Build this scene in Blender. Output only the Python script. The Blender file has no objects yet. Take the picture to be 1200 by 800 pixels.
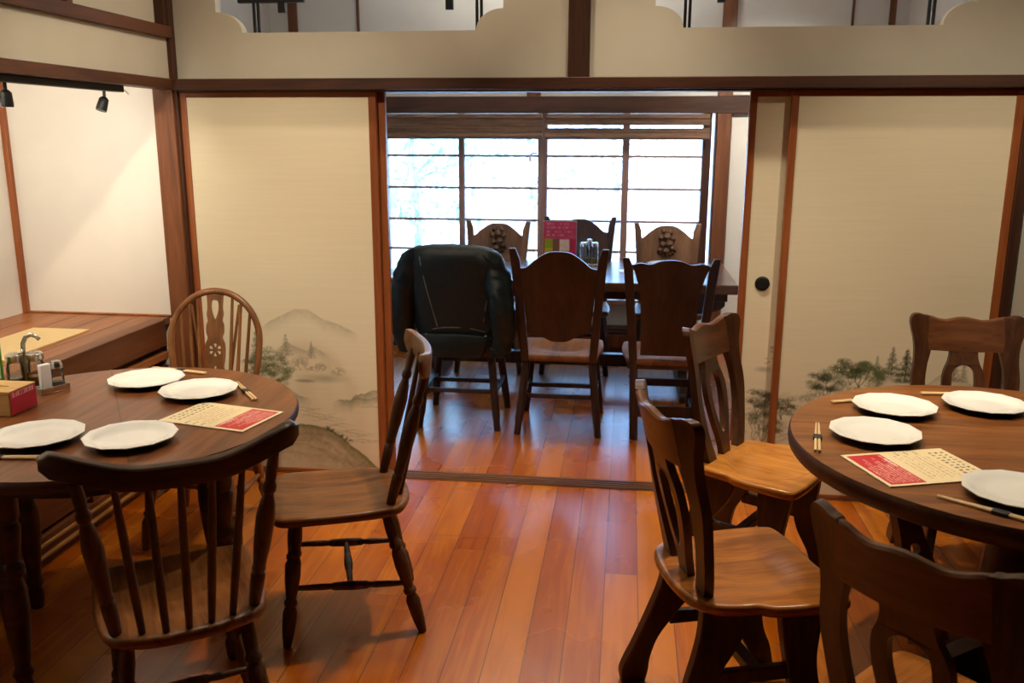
import bpy, bmesh, math, random
import numpy as np
from mathutils import Vector, Matrix, noise, Euler
from mathutils.geometry import tessellate_polygon

PI = math.pi
SC = bpy.context.scene
COL = SC.collection
random.seed(7)
R = math.radians

# ------------------------------------------------------------------ materials
def new_mat(name):
    m = bpy.data.materials.new(name); m.use_nodes = True
    nt = m.node_tree; nt.nodes.clear()
    out = nt.nodes.new('ShaderNodeOutputMaterial')
    b = nt.nodes.new('ShaderNodeBsdfPrincipled')
    nt.links.new(b.outputs[0], out.inputs[0])
    return m, nt, b, out

def N(nt, t, **kw):
    n = nt.nodes.new(t)
    for k, v in kw.items():
        if k.startswith('i_'):
            key = k[2:]
            n.inputs[int(key) if key.isdigit() else key].default_value = v
        else:
            setattr(n, k, v)
    return n

def ramp(nt, stops):
    r = nt.nodes.new('ShaderNodeValToRGB')
    e = r.color_ramp.elements
    while len(e) < len(stops): e.new(0.5)
    for k, (p, c) in enumerate(stops):
        e[k].position = p; e[k].color = (*c, 1)
    return r

def plain(name, col, rough=0.5, metal=0.0, spec=0.5, var=0.0, scale=20, bump=0.0, coat=0.0):
    m, nt, b, out = new_mat(name)
    b.inputs['Roughness'].default_value = rough
    b.inputs['Metallic'].default_value = metal
    b.inputs['Specular IOR Level'].default_value = spec
    b.inputs['Coat Weight'].default_value = coat
    tc = N(nt, 'ShaderNodeTexCoord')
    n = N(nt, 'ShaderNodeTexNoise', i_Scale=scale, i_Detail=4.0)
    nt.links.new(tc.outputs['Object'], n.inputs['Vector'])
    lo = tuple(max(0, c * (1 - var)) for c in col); hi = tuple(min(1, c * (1 + var)) for c in col)
    r = ramp(nt, [(0.3, lo), (0.7, hi)])
    nt.links.new(n.outputs[0], r.inputs[0])
    nt.links.new(r.outputs[0], b.inputs['Base Color'])
    if bump:
        bp = N(nt, 'ShaderNodeBump', i_Strength=bump, i_Distance=0.004)
        nt.links.new(n.outputs[0], bp.inputs['Height'])
        nt.links.new(bp.outputs[0], b.inputs['Normal'])
    return m

def wood(name, c1, c2, axis='Z', rough=0.35, scale=1.0, coat=0.25, bump=0.12, sat=True):
    if sat:
        c1 = (c1[0] * 1.04, c1[1] * .90, c1[2] * .70); c2 = (c2[0] * 1.08, c2[1] * .93, c2[2] * .70)
    m, nt, b, out = new_mat(name)
    b.inputs['Roughness'].default_value = rough
    b.inputs['Specular IOR Level'].default_value = 0.32
    b.inputs['Coat Weight'].default_value = coat * .55
    b.inputs['Coat Roughness'].default_value = 0.18
    tc = N(nt, 'ShaderNodeTexCoord'); oi = N(nt, 'ShaderNodeObjectInfo')
    mp = N(nt, 'ShaderNodeMapping')
    s = {'X': (1.1, 16, 16), 'Y': (16, 1.1, 16), 'Z': (16, 16, 1.1)}[axis]
    mp.inputs['Scale'].default_value = tuple(v * scale for v in s)
    mul = N(nt, 'ShaderNodeVectorMath', operation='SCALE')
    mul.inputs[0].default_value = (13, 7, 5)
    nt.links.new(oi.outputs['Random'], mul.inputs['Scale'])
    nt.links.new(mul.outputs[0], mp.inputs['Location'])
    nt.links.new(tc.outputs['Object'], mp.inputs['Vector'])
    n1 = N(nt, 'ShaderNodeTexNoise', i_Scale=1.0, i_Detail=5.0, i_Roughness=0.6, i_Distortion=0.7)
    nt.links.new(mp.outputs[0], n1.inputs['Vector'])
    n2 = N(nt, 'ShaderNodeTexNoise', i_Scale=7.0, i_Detail=3.0)
    nt.links.new(mp.outputs[0], n2.inputs['Vector'])
    mid = tuple((a + d) / 2 for a, d in zip(c1, c2))
    r = ramp(nt, [(0.34, c1), (0.5, mid), (0.66, c2)])
    mx = N(nt, 'ShaderNodeMath', operation='MULTIPLY_ADD', i_1=0.35)
    nt.links.new(n2.outputs[0], mx.inputs[0]); 
    sb = N(nt, 'ShaderNodeMath', operation='SUBTRACT', i_1=0.175)
    nt.links.new(n1.outputs[0], sb.inputs[0])
    nt.links.new(sb.outputs[0], mx.inputs[2])
    nt.links.new(mx.outputs[0], r.inputs[0])
    nt.links.new(r.outputs[0], b.inputs['Base Color'])
    bp = N(nt, 'ShaderNodeBump', i_Strength=bump, i_Distance=0.002)
    nt.links.new(mx.outputs[0], bp.inputs['Height'])
    nt.links.new(bp.outputs[0], b.inputs['Normal'])
    return m

def attr_mat(name, rough=0.6, weave=False, spec=0.3):
    m, nt, b, out = new_mat(name)
    b.inputs['Roughness'].default_value = rough
    b.inputs['Specular IOR Level'].default_value = spec
    a = N(nt, 'ShaderNodeAttribute', attribute_name='paint')
    nt.links.new(a.outputs['Color'], b.inputs['Base Color'])
    if weave:
        tc = N(nt, 'ShaderNodeTexCoord'); mp = N(nt, 'ShaderNodeMapping')
        mp.inputs['Scale'].default_value = (6, 6, 380)
        nt.links.new(tc.outputs['Object'], mp.inputs[0])
        n = N(nt, 'ShaderNodeTexNoise', i_Scale=1.0, i_Detail=2.0)
        nt.links.new(mp.outputs[0], n.inputs['Vector'])
        bp = N(nt, 'ShaderNodeBump', i_Strength=0.12, i_Distance=0.002)
        nt.links.new(n.outputs[0], bp.inputs['Height'])
        nt.links.new(bp.outputs[0], b.inputs['Normal'])
    return m

def floor_mat():
    m, nt, b, out = new_mat('varnished_floorboards')
    L = nt.links.new
    tc = N(nt, 'ShaderNodeTexCoord'); sx = N(nt, 'ShaderNodeSeparateXYZ')
    L(tc.outputs['Object'], sx.inputs[0])
    u = N(nt, 'ShaderNodeMath', operation='DIVIDE', i_1=0.118); L(sx.outputs[0], u.inputs[0])
    uo = N(nt, 'ShaderNodeMath', operation='ADD', i_1=0.32); L(u.outputs[0], uo.inputs[0])
    fl = N(nt, 'ShaderNodeMath', operation='FLOOR'); L(uo.outputs[0], fl.inputs[0])
    fr = N(nt, 'ShaderNodeMath', operation='FRACT'); L(uo.outputs[0], fr.inputs[0])
    wn = N(nt, 'ShaderNodeTexWhiteNoise', noise_dimensions='1D'); L(fl.outputs[0], wn.inputs['W'])
    # end joints
    yo = N(nt, 'ShaderNodeMath', operation='MULTIPLY_ADD', i_1=3.7); L(wn.outputs[0], yo.inputs[0]); L(sx.outputs[1], yo.inputs[2])
    yd = N(nt, 'ShaderNodeMath', operation='DIVIDE', i_1=5.2); L(yo.outputs[0], yd.inputs[0])
    yf = N(nt, 'ShaderNodeMath', operation='FLOOR'); L(yd.outputs[0], yf.inputs[0])
    yfr = N(nt, 'ShaderNodeMath', operation='FRACT'); L(yd.outputs[0], yfr.inputs[0])
    cb = N(nt, 'ShaderNodeCombineXYZ'); L(fl.outputs[0], cb.inputs[0]); L(yf.outputs[0], cb.inputs[1])
    wn2 = N(nt, 'ShaderNodeTexWhiteNoise', noise_dimensions='2D'); L(cb.outputs[0], wn2.inputs['Vector'])
    # grain
    mp = N(nt, 'ShaderNodeMapping'); mp.inputs['Scale'].default_value = (20, 1.3, 1)
    cb2 = N(nt, 'ShaderNodeCombineXYZ'); L(wn2.outputs[0], cb2.inputs[1]); L(wn2.outputs[0], cb2.inputs[2])
    ad = N(nt, 'ShaderNodeVectorMath', operation='MULTIPLY_ADD'); ad.inputs[1].default_value = (0, 9, 9)
    L(cb2.outputs[0], ad.inputs[0]); L(tc.outputs['Object'], ad.inputs[2])
    L(ad.outputs[0], mp.inputs[0])
    n = N(nt, 'ShaderNodeTexNoise', i_Scale=1.0, i_Detail=5.0, i_Roughness=0.6, i_Distortion=0.8); L(mp.outputs[0], n.inputs['Vector'])
    big = N(nt, 'ShaderNodeTexNoise', i_Scale=2.3, i_Detail=3.0); L(tc.outputs['Object'], big.inputs['Vector'])
    s1 = N(nt, 'ShaderNodeMath', operation='MULTIPLY_ADD', i_1=0.42); L(wn2.outputs[0], s1.inputs[0])
    s0 = N(nt, 'ShaderNodeMath', operation='MULTIPLY', i_1=0.55); L(n.outputs[0], s0.inputs[0]); s0.inputs[1].default_value = 0.88; L(s0.outputs[0], s1.inputs[2])
    s2 = N(nt, 'ShaderNodeMath', operation='MULTIPLY_ADD', i_1=0.18); L(big.outputs[0], s2.inputs[0]); L(s1.outputs[0], s2.inputs[2])
    r = ramp(nt, [(0.30, FL1), (0.62, FL2), (0.98, FL3)])
    r.color_ramp.interpolation = 'EASE'
    L(s2.outputs[0], r.inputs[0])
    # gaps
    d = N(nt, 'ShaderNodeMath', operation='SUBTRACT', i_1=0.5); L(fr.outputs[0], d.inputs[0])
    da = N(nt, 'ShaderNodeMath', operation='ABSOLUTE'); L(d.outputs[0], da.inputs[0])
    g = N(nt, 'ShaderNodeMath', operation='GREATER_THAN', i_1=0.486); L(da.outputs[0], g.inputs[0])
    d2 = N(nt, 'ShaderNodeMath', operation='LESS_THAN', i_1=0.0006); L(yfr.outputs[0], d2.inputs[0])
    gm = N(nt, 'ShaderNodeMath', operation='MAXIMUM'); L(g.outputs[0], gm.inputs[0]); L(d2.outputs[0], gm.inputs[1])
    gs = N(nt, 'ShaderNodeMath', operation='MULTIPLY', i_1=0.75); L(gm.outputs[0], gs.inputs[0])
    mx = N(nt, 'ShaderNodeMix', data_type='RGBA'); L(gs.outputs[0], mx.inputs[0]); L(r.outputs[0], mx.inputs[6]); mx.inputs[7].default_value = (0.03, 0.012, 0.006, 1)
    L(mx.outputs[2], b.inputs['Base Color'])
    rr = N(nt, 'ShaderNodeMath', operation='MULTIPLY_ADD', i_1=0.16, i_2=0.2); L(big.outputs[0], rr.inputs[0]); L(rr.outputs[0], b.inputs['Roughness'])
    b.inputs['Coat Weight'].default_value = 0.30; b.inputs['Coat Roughness'].default_value = 0.20; b.inputs['Specular IOR Level'].default_value = 0.4
    hs = N(nt, 'ShaderNodeMath', operation='MULTIPLY_ADD', i_1=-1.0); L(gm.outputs[0], hs.inputs[0]); 
    hn = N(nt, 'ShaderNodeMath', operation='MULTIPLY', i_1=0.25); L(n.outputs[0], hn.inputs[0]); L(hn.outputs[0], hs.inputs[2])
    bp = N(nt, 'ShaderNodeBump', i_Strength=0.18, i_Distance=0.003); L(hs.outputs[0], bp.inputs['Height']); L(bp.outputs[0], b.inputs['Normal'])
    return m

FL1 = (0.19, 0.026, 0.001); FL2 = (0.37, 0.080, 0.002); FL3 = (0.55, 0.166, 0.006)

M = {}
M['floor'] = floor_mat()
M['plaster'] = plain('cream_plaster', (0.52, 0.485, 0.40), 0.9, var=0.03, scale=6, bump=0.05)
M['plaster_white'] = plain('white_plaster', (0.78, 0.75, 0.68), 0.9, var=0.02, scale=6)
M['ceiling'] = plain('ceiling_boards', (0.16, 0.10, 0.06), 0.8, var=0.08)
M['dark_beam'] = wood('dark_beam', (0.032, 0.013, 0.009), (0.070, 0.029, 0.018), 'X', 0.5, 1, 0.1)
M['dark_post'] = wood('dark_post', (0.032, 0.013, 0.009), (0.070, 0.029, 0.018), 'Z', 0.5, 1, 0.1)
M['dark_beam_y'] = wood('dark_beam_y', (0.055, 0.022, 0.012), (0.11, 0.045, 0.025), 'Y', 0.5, 1, 0.1)
M['panelling'] = wood('dark_panelling', (0.035, 0.018, 0.010), (0.07, 0.036, 0.02), 'Z', 0.5, .6, 0.1)
M['post'] = wood('brown_post', (0.11, 0.042, 0.020), (0.20, 0.085, 0.045), 'Z', 0.45, 1, 0.15)
M['stile'] = wood('red_brown_stile', (0.21, 0.065, 0.022), (0.32, 0.115, 0.045), 'Z', 0.4, 1, 0.2)
M['stile_x'] = wood('red_brown_rail', (0.21, 0.065, 0.022), (0.32, 0.115, 0.045), 'X', 0.4, 1, 0.2)
M['threshold'] = wood('threshold_wood', (0.075, 0.035, 0.018), (0.20, 0.10, 0.055), 'X', 0.4, 1, 0.15)
M['plat'] = wood('platform_wood', (0.21, 0.085, 0.035), (0.38, 0.165, 0.07), 'Y', 0.4, 0.7, 0.2)
M['plat_dark'] = wood('platform_front_wood', (0.10, 0.036, 0.016), (0.18, 0.07, 0.03), 'Y', 0.45, 0.7, 0.15)
M['gold_line'] = wood('pale_moulding', (0.28, 0.15, 0.06), (0.42, 0.24, 0.10), 'Y', 0.4, 1, 0.2)
M['mat'] = plain('woven_rush', (0.78, 0.60, 0.31), 0.85, var=0.07, scale=200, bump=0.3)
M['chair_dark'] = wood('dark_chair_wood', (0.030, 0.014, 0.009), (0.075, 0.036, 0.022), 'Z', 0.38, 1, 0.3)
M['chair_dark_x'] = wood('dark_crest_wood', (0.030, 0.014, 0.009), (0.075, 0.036, 0.022), 'X', 0.36, 1, 0.35)
M['worn'] = wood('worn_dark_wood', (0.035, 0.017, 0.010), (0.115, 0.060, 0.034), 'Z', 0.45, 1.4, 0.12)
M['worn_x'] = wood('worn_crest_wood', (0.13, 0.075, 0.045), (0.24, 0.145, 0.09), 'X', 0.38, 1.2, 0.3)
M['seat_worn'] = wood('worn_seat_wood', (0.09, 0.034, 0.011), (0.25, 0.104, 0.031), 'Y', 0.38, 1.6, 0.2)
M['seat_oak'] = wood('oak_seat_wood', (0.34, 0.135, 0.026), (0.58, 0.27, 0.055), 'Y', 0.28, 1.7, 0.45)
M['seat_red'] = wood('red_brown_seat_wood', (0.19, 0.066, 0.014), (0.38, 0.150, 0.031), 'Y', 0.28, 1.7, 0.45)
M['back_brown'] = wood('brown_back_wood', (0.042, 0.018, 0.010), (0.100, 0.043, 0.022), 'Z', 0.38, 1, 0.3)
M['back_brown_x'] = wood('brown_crest_wood', (0.080, 0.030, 0.014), (0.155, 0.064, 0.030), 'X', 0.36, 1, 0.3)
M['leg_brown'] = wood('plank_leg_wood', (0.040, 0.017, 0.011), (0.085, 0.036, 0.022), 'Z', 0.4, 1, 0.25)
M['wheel'] = wood('wheelback_wood', (0.13, 0.058, 0.024), (0.26, 0.125, 0.055), 'Z', 0.36, 1, 0.3)
M['table_l'] = wood('left_table_wood', (0.10, 0.036, 0.0135), (0.20, 0.079, 0.027), 'Y', 0.38, 1.2, 0.25)
M['table_r'] = wood('right_table_wood', (0.115, 0.040, 0.011), (0.24, 0.096, 0.024), 'X', 0.40, 1.5, 0.35)
M['table_edge'] = wood('table_edge_wood', (0.035, 0.014, 0.008), (0.075, 0.030, 0.016), 'X', 0.4, 1, 0.25)
M['far_table'] = wood('far_table_wood', (0.085, 0.035, 0.02), (0.16, 0.075, 0.042), 'X', 0.25, 0.7, 0.4)
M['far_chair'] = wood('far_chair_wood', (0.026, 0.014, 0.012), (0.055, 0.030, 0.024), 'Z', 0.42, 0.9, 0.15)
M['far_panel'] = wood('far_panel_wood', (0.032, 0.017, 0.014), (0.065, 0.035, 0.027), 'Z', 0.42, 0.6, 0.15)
M['far_seat'] = wood('far_seat_wood', (0.15, 0.065, 0.030), (0.27, 0.125, 0.055), 'Y', 0.5, 0.8, 0.05)
M['carved'] = wood('carved_relief_wood', (0.075, 0.040, 0.026), (0.14, 0.075, 0.048), 'Z', 0.4, 1, 0.1)
M['opp_panel_hazed'] = wood('hazed_opposite_panel_wood', (0.11, 0.06, 0.038), (0.20, 0.11, 0.07), 'Z', 0.45, 0.6, 0.1)  # lighter than the other far chairs: window haze mixed into the wood colour
M['sash_hazed'] = wood('hazed_window_sash_wood', (0.26, 0.15, 0.12), (0.38, 0.23, 0.19), 'Z', 0.5, 1, 0.1, sat=False)  # sash colour lightened to carry the glare and lens haze around the window
M['porcelain'] = plain('white_porcelain', (0.86, 0.86, 0.83), 0.12, var=0.01, coat=0.3)
M['blue_glaze'] = plain('blue_glaze', (0.02, 0.035, 0.12), 0.2, var=0.2, coat=0.3)
M['bamboo'] = wood('chopstick_bamboo', (0.60, 0.42, 0.20), (0.76, 0.58, 0.32), 'X', 0.5, 2, 0.0, sat=False)
M['band'] = plain('black_paper_band', (0.012, 0.012, 0.014), 0.5, var=0.2)
M['black_iron'] = plain('black_iron', (0.012, 0.012, 0.013), 0.45, metal=0.3, var=0.2)
M['steel'] = plain('brushed_steel', (0.62, 0.61, 0.58), 0.22, metal=1.0, var=0.05)
M['leather'] = plain('black_leather', (0.005, 0.0105, 0.0105), 0.46, var=0.25, scale=60, bump=0.3, spec=0.36)
M['leather_edge'] = plain('leather_piping', (0.15, 0.155, 0.15), 0.4, var=0.2)
M['box_wood'] = wood('pale_box_wood', (0.50, 0.30, 0.10), (0.66, 0.43, 0.18), 'X', 0.45, 1, 0.1, sat=False)
M['tissue'] = plain('white_tissue', (0.85, 0.86, 0.88), 0.9, var=0.01)
M['green_card'] = plain('green_card', (0.06, 0.30, 0.03), 0.35, var=0.25, scale=25)
M['oil'] = plain('amber_oil', (0.42, 0.22, 0.03), 0.2, var=0.3)
M['reed'] = wood('split_bamboo_blind', (0.12, 0.065, 0.04), (0.24, 0.14, 0.09), 'X', 0.7, 3, 0.0, sat=False)
M['gravel'] = plain('pale_gravel', (0.74, 0.75, 0.74), 0.95, var=0.12, scale=40)
M['house'] = plain('pale_neighbour_wall', (0.82, 0.84, 0.85), 0.95, var=0.03, scale=2)
M['leaf'] = plain('garden_leaf', (0.42, 0.56, 0.38), 0.7, var=0.2, scale=8)
M['bark'] = plain('tree_bark', (0.30, 0.28, 0.26), 0.9, var=0.3)
M['paint'] = attr_mat('painted_paper', 0.8, True, 0.2)
M['print'] = attr_mat('printed_card', 0.35, False, 0.4)
def glass_mat(name, tint=(1, 1, 1), refl=0.5):
    m, nt, b, out = new_mat(name); nt.nodes.remove(b)
    t = N(nt, 'ShaderNodeBsdfTransparent'); t.inputs[0].default_value = (*tint, 1)
    g = N(nt, 'ShaderNodeBsdfGlossy'); g.inputs['Roughness'].default_value = 0.03
    f = N(nt, 'ShaderNodeFresnel', i_IOR=1.45)
    mu = N(nt, 'ShaderNodeMath', operation='MULTIPLY', i_1=refl); nt.links.new(f.outputs[0], mu.inputs[0])
    mx = N(nt, 'ShaderNodeMixShader')
    nt.links.new(mu.outputs[0], mx.inputs[0]); nt.links.new(t.outputs[0], mx.inputs[1]); nt.links.new(g.outputs[0], mx.inputs[2])
    nt.links.new(mx.outputs[0], out.inputs[0])
    return m
M['pane'] = glass_mat('window_glass', (0.97, 0.99, 0.98), 0.6)
M['jar_glass'] = glass_mat('jar_glass', (0.90, 0.93, 0.92), 1.3)

# ------------------------------------------------------------------ mesh helpers
class MB:
    def __init__(s): s.v = []; s.f = []; s.mi = []; s.cur = 0
    def add(s, vs, fs, T=None):
        o = len(s.v)
        for p in vs:
            p = Vector(p)
            s.v.append(T @ p if T is not None else p)
        for f in fs:
            s.f.append(tuple(i + o for i in f)); s.mi.append(s.cur)
        return s
    def box(s, x0, x1, y0, y1, z0, z1, T=None):
        vs = [(x, y, z) for z in (z0, z1) for y in (y0, y1) for x in (x0, x1)]
        fs = [(0, 2, 3, 1), (4, 5, 7, 6), (0, 1, 5, 4), (2, 6, 7, 3), (0, 4, 6, 2), (1, 3, 7, 5)]
        return s.add(vs, fs, T)
    def rings(s, rings, caps=True, T=None, closed=False):
        n = len(rings[0]); vs = [p for r in rings for p in r]; fs = []
        k = len(rings)
        for a in range(k if closed else k - 1):
            b = (a + 1) % k
            for i in range(n):
                j = (i + 1) % n
                fs.append((a * n + i, a * n + j, b * n + j, b * n + i))
        if caps and not closed:
            fs.append(tuple(range(n - 1, -1, -1)))
            fs.append(tuple((k - 1) * n + i for i in range(n)))
        return s.add(vs, fs, T)
    def tube(s, pts, rad, seg=12, closed=False, flat=1.0, caps=True):
        pts = [Vector(p) for p in pts]; k = len(pts)
        if not hasattr(rad, '__len__'): rad = [rad] * k
        rg = []; ref = None
        for i, p in enumerate(pts):
            if closed: t = pts[(i + 1) % k] - pts[i - 1]
            else: t = pts[min(i + 1, k - 1)] - pts[max(i - 1, 0)]
            t.normalize()
            if ref is None:
                ref = Vector((0, 0, 1)) if abs(t.z) < 0.9 else Vector((1, 0, 0))
                ref = (ref - t * ref.dot(t)).normalized()
            else:
                ref = (ref - t * ref.dot(t)).normalized()
            q = t.cross(ref)
            rg.append([p + ref * (rad[i] * math.cos(2 * PI * a / seg) * flat) + q * (rad[i] * math.sin(2 * PI * a / seg)) for a in range(seg)])
        return s.rings(rg, caps, None, closed)
    def lathe(s, p0, p1, prof, seg=14):
        p0 = Vector(p0); p1 = Vector(p1)
        return s.tube([p0.lerp(p1, t) for t, r in prof], [r for t, r in prof], seg)
    def plate(s, outline, holes=(), th=0.03, T=None, fn=None):
        """2D outline (u,v) -> slab of thickness th centred on w=0; axes x=u, y=w, z=v"""
        loops = [list(outline)] + [list(h) for h in holes]
        flat = [p for l in loops for p in l]
        tris = tessellate_polygon([[Vector((p[0], p[1], 0)) for p in l] for l in loops])
        n = len(flat)
        vs = [(p[0], -th / 2, p[1]) for p in flat] + [(p[0], th / 2, p[1]) for p in flat]
        fs = []
        def area(t): 
            a, b, c = (flat[i] for i in t); return (b[0]-a[0])*(c[1]-a[1]) - (c[0]-a[0])*(b[1]-a[1])
        for t in tris:
            if abs(area(t)) < 1e-12: continue
            t = tuple(t) if area(t) > 0 else (t[0], t[2], t[1])
            fs.append(t); fs.append((t[2] + n, t[1] + n, t[0] + n))
        o = 0
        for li, l in enumerate(loops):
            k = len(l); A = sum(l[i][0] * l[(i + 1) % k][1] - l[(i + 1) % k][0] * l[i][1] for i in range(k))
            ccw = (A > 0) == (li == 0)
            for i in range(k):
                a, b = o + i, o + (i + 1) % k
                fs.append((b, a, a + n, b + n) if ccw else (a, b, b + n, a + n))
            o += k
        if fn: vs = [fn(Vector(p)) for p in vs]
        return s.add(vs, fs, T)
    def build(s, name, mat, parent=None, bevel=0.0, sharp=38, seg=2, smooth=True):
        me = bpy.data.meshes.new(name)
        me.from_pydata([tuple(p) for p in s.v], [], s.f)
        mats = mat if isinstance(mat, (list, tuple)) else [mat]
        for m in mats: me.materials.append(m)
        if len(mats) > 1:
            me.polygons.foreach_set('material_index', s.mi)
        me.validate(); me.update()
        if smooth:
            me.polygons.foreach_set('use_smooth', [True] * len(me.polygons))
            me.set_sharp_from_angle(angle=R(sharp))
        o = bpy.data.objects.new(name, me); COL.objects.link(o)
        if parent: o.parent = parent
        if bevel:
            b = o.modifiers.new('edge', 'BEVEL'); b.width = bevel; b.segments = seg
            b.limit_method = 'ANGLE'; b.angle_limit = R(40); b.harden_normals = False
        return o

def spl(pts, n=6, closed=True):
    """Catmull-Rom through 2D points; a point given as (x,y,1) is a hard corner"""
    out = []; k = len(pts)
    rng = range(k) if closed else range(k - 1)
    for i in rng:
        p0, p1, p2, p3 = (pts[(i + d) % k] if closed else pts[min(max(i + d, 0), k - 1)] for d in (-1, 0, 1, 2))
        if len(p1) > 2: p0 = p1
        if len(p2) > 2: p3 = p2
        for j in range(n):
            t = j / n
            if len(p1) > 2 and len(p2) > 2 and j: continue
            q = []
            for a in (0, 1):
                q.append(0.5 * ((2 * p1[a]) + (-p0[a] + p2[a]) * t + (2 * p0[a] - 5 * p1[a] + 4 * p2[a] - p3[a]) * t * t + (-p0[a] + 3 * p1[a] - 3 * p2[a] + p3[a]) * t ** 3))
            out.append(tuple(q))
    if not closed: out.append(tuple(pts[-1][:2]))
    return out

def mirror(pts):
    return pts + [(-p[0],) + tuple(p[1:]) for p in reversed(pts)]

def tag(o, label=None, cat=None, group=None, kind=None):
    if label: o['label'] = label
    if cat: o['category'] = cat
    if group: o['group'] = group
    if kind: o['kind'] = kind
    return o

def empty(name, loc, rz=0.0, label=None, cat=None, group=None):
    o = bpy.data.objects.new(name, None); COL.objects.link(o)
    o.location = loc; o.rotation_euler = (0, 0, rz); o.empty_display_size = 0.1
    return tag(o, label, cat, group)

def struct(o, label=None):
    o['kind'] = 'structure'
    if label: o['label'] = label
    return o

def dup(root, loc, rz, label, group=None):
    r = root.copy(); COL.objects.link(r); r.location = loc; r.rotation_euler = (0, 0, rz)
    r['label'] = label
    if group: r['group'] = group
    for ch in list(root.children):
        c = ch.copy(); COL.objects.link(c); c.parent = r
        for g in ch.children:
            d = g.copy(); COL.objects.link(d); d.parent = c
    return r

def bar(name, mat, x0, x1, y0, y1, z0, z1, parent=None, bevel=0.003):
    return MB().box(x0, x1, y0, y1, z0, z1).build(name, mat, parent, bevel)

def grid_mesh(name, mat, nu, nv, fn, colors=None, parent=None, smooth=True):
    """fn(u,v)->xyz over a (nu+1)x(nv+1) grid; colors array [(nv+1),(nu+1),3] linear"""
    us = np.linspace(0, 1, nu + 1); vs = np.linspace(0, 1, nv + 1)
    V = [fn(u, v) for v in vs for u in us]
    W = nu + 1
    F = [(j * W + i, j * W + i + 1, (j + 1) * W + i + 1, (j + 1) * W + i) for j in range(nv) for i in range(nu)]
    me = bpy.data.meshes.new(name); me.from_pydata(V, [], F)
    me.materials.append(mat)
    if colors is not None:
        a = me.color_attributes.new('paint', 'FLOAT_COLOR', 'POINT')
        c = np.ones((len(V), 4), np.float32); c[:, :3] = colors.reshape(-1, 3)
        a.data.foreach_set('color', c.ravel())
    if smooth: me.polygons.foreach_set('use_smooth', [True] * len(me.polygons))
    me.update()
    o = bpy.data.objects.new(name, me); COL.objects.link(o)
    if parent: o.parent = parent
    return o

# ------------------------------------------------------------------ painted canvases (numpy)
def s2l(c): return tuple(((x / 255 + 0.055) / 1.055) ** 2.4 if x > 10 else x / 255 / 12.92 for x in c)

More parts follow.
